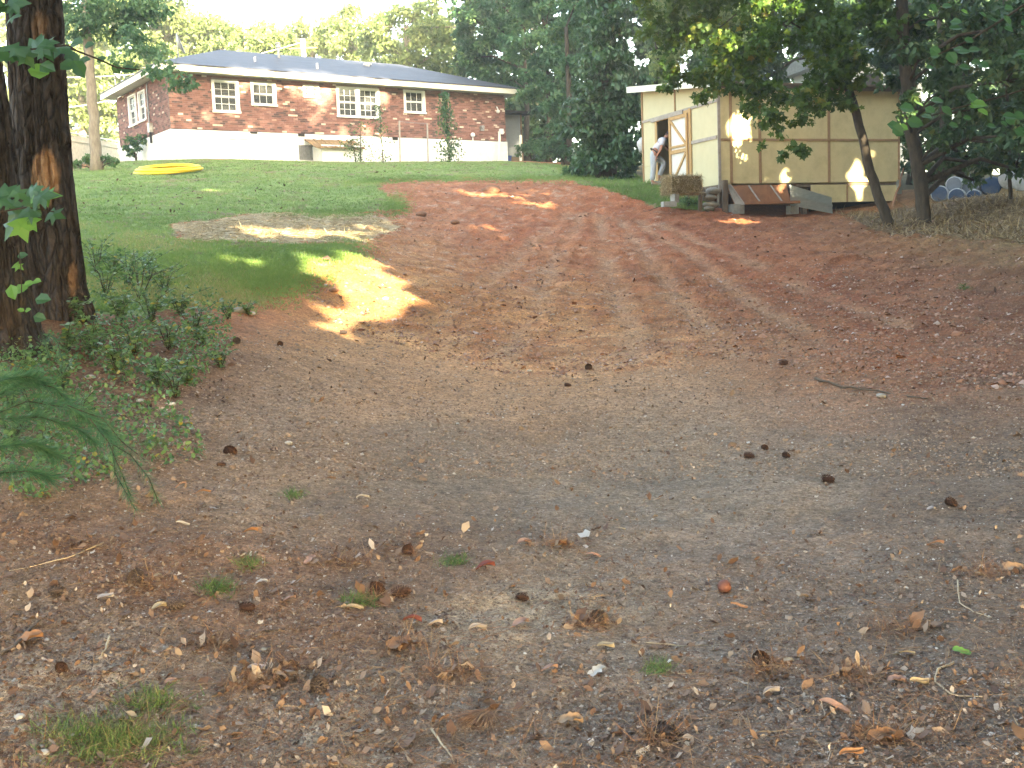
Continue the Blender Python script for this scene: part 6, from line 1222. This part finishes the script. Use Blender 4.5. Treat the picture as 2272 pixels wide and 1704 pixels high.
def gstick(pts, r, lab, mat=M_stk, cat='stick', name='stick'):
    W_ = [G(a, b) + Vector((0, 0, r + .002)) for a, b in pts]; base = W_[0]; f = []
    for i in range(len(W_) - 1):
        for k in range(4): f.append(W_[i].lerp(W_[i + 1], k / 4) - base + Vector([random.uniform(-1, 1) * r * .7 for _ in range(3)]))
    f.append(W_[-1] - base); n = len(f); o = MB().tube(f, [r * (1 - .6 * i / n) for i in range(n)], 6, wob=.2).build(name, mat, None, True); o.location = base; tag(o, lab, cat, 'twigs and stems on the ground')
gstick([(1810, 845), (1870, 858), (1950, 866), (2060, 886)], .014, 'long crooked stick lying across the edge of the grey dirt'); gstick([(1470, 462), (1440, 466), (1420, 470)], .01, 'short twig lying below the grass knoll')
gstick([(5, 1465), (35, 1442), (70, 1400), (104, 1374)], .008, 'dark stick behind the large orange lobed leaf'); gstick([(1432, 1427), (1530, 1424), (1618, 1419)], .0035, 'long straight pale straw on the grey dirt', M_stkp)
gstick([(244, 1412), (236, 1440), (226, 1468)], .006, 'short pale stem near the orange lobed leaf', M_stkp); gstick([(2115, 1478), (2080, 1495), (2075, 1520), (2110, 1550), (2180, 1552)], .005, 'curled pale stem forming an open hook', M_stkp); gstick([(2125, 1290), (2128, 1335), (2160, 1362), (2200, 1378)], .004, 'bent thin stem on the dark dirt', M_stkp)
gstick([(1790, 1183), (1810, 1186), (1830, 1189)], .006, 'short dark twig alone on the grey dirt'); gstick([(588, 1396), (610, 1394), (632, 1391)], .004, 'small grey twig beside the little grey cone'); gstick([(470, 1540), (495, 1525), (525, 1510)], .005, 'thin twig crossing the grass patch'); gstick([(955, 1615), (990, 1660), (1010, 1700)], .005, 'forked greenish twig by the needle fan', M_stkp)
gstick([(1470, 1105 + 380), (1500, 1497), (1565, 1500)], .003, 'fine pale stem by the lone grass tuft', M_stkp); gstick([(230, 1195), (150, 1235), (20, 1265)], .004, 'long dry grass stem lying over the needles', M_stkp)
# fan of pine needles
g_ = G(1085, 1580); n_ = 260; A = np.stack([rng.normal(-.55, .5, n_), rng.normal(-.9, .35, n_), rng.uniform(0, .18, n_)], -1); o = leafobj('needle_fan', 'curve', np.array(g_) + rng.normal(0, .012, (n_, 3)) * [1, 1, .3] + [0, 0, .012], A, rdir(n_, 3), .17 * rng.uniform(.6, 1.1, n_), L_redn, None, width=.7, loc=np.array(g_)); tag(o, 'fan of rusty pine needles still joined to their twig', 'pine needles')
NM = [(880, 1215, 60, 22), (830, 1325, 50, 16), (900, 1440, 60, 16), (1010, 1500, 70, 14), (1690, 1490, 40, 14), (1950, 1640, 70, 20), (560, 1510, 60, 14), (330, 1290, 60, 16), (1450, 1630, 50, 18), (1900, 1500, 60, 14), (1300, 1390, 40, 10), (170, 1200, 70, 14), (760, 1240, 50, 12), (2000, 1390, 60, 12), (2180, 1270, 50, 12), (480, 1420, 50, 12), (1230, 1215, 50, 10), (640, 1480, 50, 12)]
px = np.concatenate([rng.normal(a, sx_2 * .6, 230) for a, b_2, sx_2, sy_2 in NM]); py = np.concatenate([rng.normal(b_2, sy_2 * .6, 230) for a, b_2, sx_2, sy_2 in NM])
strands(0, px, py, .1, L_redn, 'needle_drifts', 'little drifts of rusty needles gathered on the dirt', 'pine needles', .7, zo=.012, lie=.5)
px = np.concatenate([rng.normal(a, sx_2 * .8, 60) for a, b_2, sx_2, sy_2 in NM]); py = np.concatenate([rng.normal(b_2, sy_2 * .8, 60) for a, b_2, sx_2, sy_2 in NM])
bits(0, px, py, .034, L_litter, 'leaf_drifts', 'dead leaves caught in the needle drifts', 'dead leaves', w_=1.1, zb=1.0, zo=.01)
# stones and clods
M_wst = simple('white_stone', (.5, .48, .44), (.36, .33, .3), 12, .8, .4, .005); M_clod = simple('big_clod', (.25, .13, .08), (.16, .08, .05), 12, .95, .8, .01)
def stone(px, py, r, mat, lab, sc=(1, .8, .5), name='stone'):
    o = MB().blob((0, 0, 0), 1, 10, 7, .1, tuple(r * s for s in sc)).build(name, mat, None, True); o.location = G(px, py) + Vector((0, 0, r * sc[2] * .4)); o.rotation_euler = (0, 0, random.random() * 3); tag(o, lab, name.replace('_', ' '), 'stones and clods in the dirt')
for q in [(312, 893, .03, M_wst, 'white pebble by the black-and-white cone'), (382, 906, .03, M_wst, 'brighter white pebble nearer the track'), (530, 695, .09, M_stone, 'grey triangular stone in the low weeds'), (200, 845, .04, M_stone, 'buff flat stone beside the yellow-dotted weed'), (855, 665, .05, M_wst, 'white pebble at the foot of the sunlit mound'), (560, 700, .05, M_wst, 'pale flat stone beside the grey triangular stone'),
          (1090, 425, .28, M_clod, 'largest clod on top of the clay slope'), (1955, 880, .05, M_stone, 'grey stone just below the crooked stick'), (740, 650, .07, M_clod, 'dark clod on the sunlit mound'), (1010, 500, .12, M_clod, 'lumpy clod in the middle of the clay slope'), (935, 480, .14, M_clod, 'orange clod at the lawn side of the slope'), (820, 510, .13, M_clod, 'dark clod in the straw strip'),
          (640, 1335 - 350, .03, M_wst, 'small white stone on the gravelly dirt'), (770, 990, .02, M_wst, 'tiny white chip on the brown dirt'), (1015, 940, .02, M_wst, 'white chip near the orange clay tongue'), (1175, 820, .03, M_wst, 'white chip on the orange clay'), (45, 1610, .022, M_wst, 'pale stone in the sandy corner'), (100, 1685, .02, M_wst, 'white stone at the bottom corner')]:
    stone(*q, name='clod' if q[3] is M_clod else 'stone')
hz = MB().box(-3300, 3300, -90, 240, -3.5, 46).build('haze', bpy.data.materials.new('haze_air')); tag(hz, 'thin bright evening haze', None, None, 'stuff')  # air volume added to wash out the distance as lens glare would
hm_ = hz.data.materials[0]; hm_.use_nodes = True; hn = hm_.node_tree; hn.nodes.clear(); ho = hn.nodes.new('ShaderNodeOutputMaterial'); hv_ = hn.nodes.new('ShaderNodeVolumePrincipled'); hv_.inputs['Color'].default_value = (.95, .96, .95, 1); hv_.inputs['Density'].default_value = .0013; hn.links.new(hv_.outputs[0], ho.inputs['Volume'])
# sandy bare patch stones stay in the soil colour
print('leaf tris', NTRI[0])
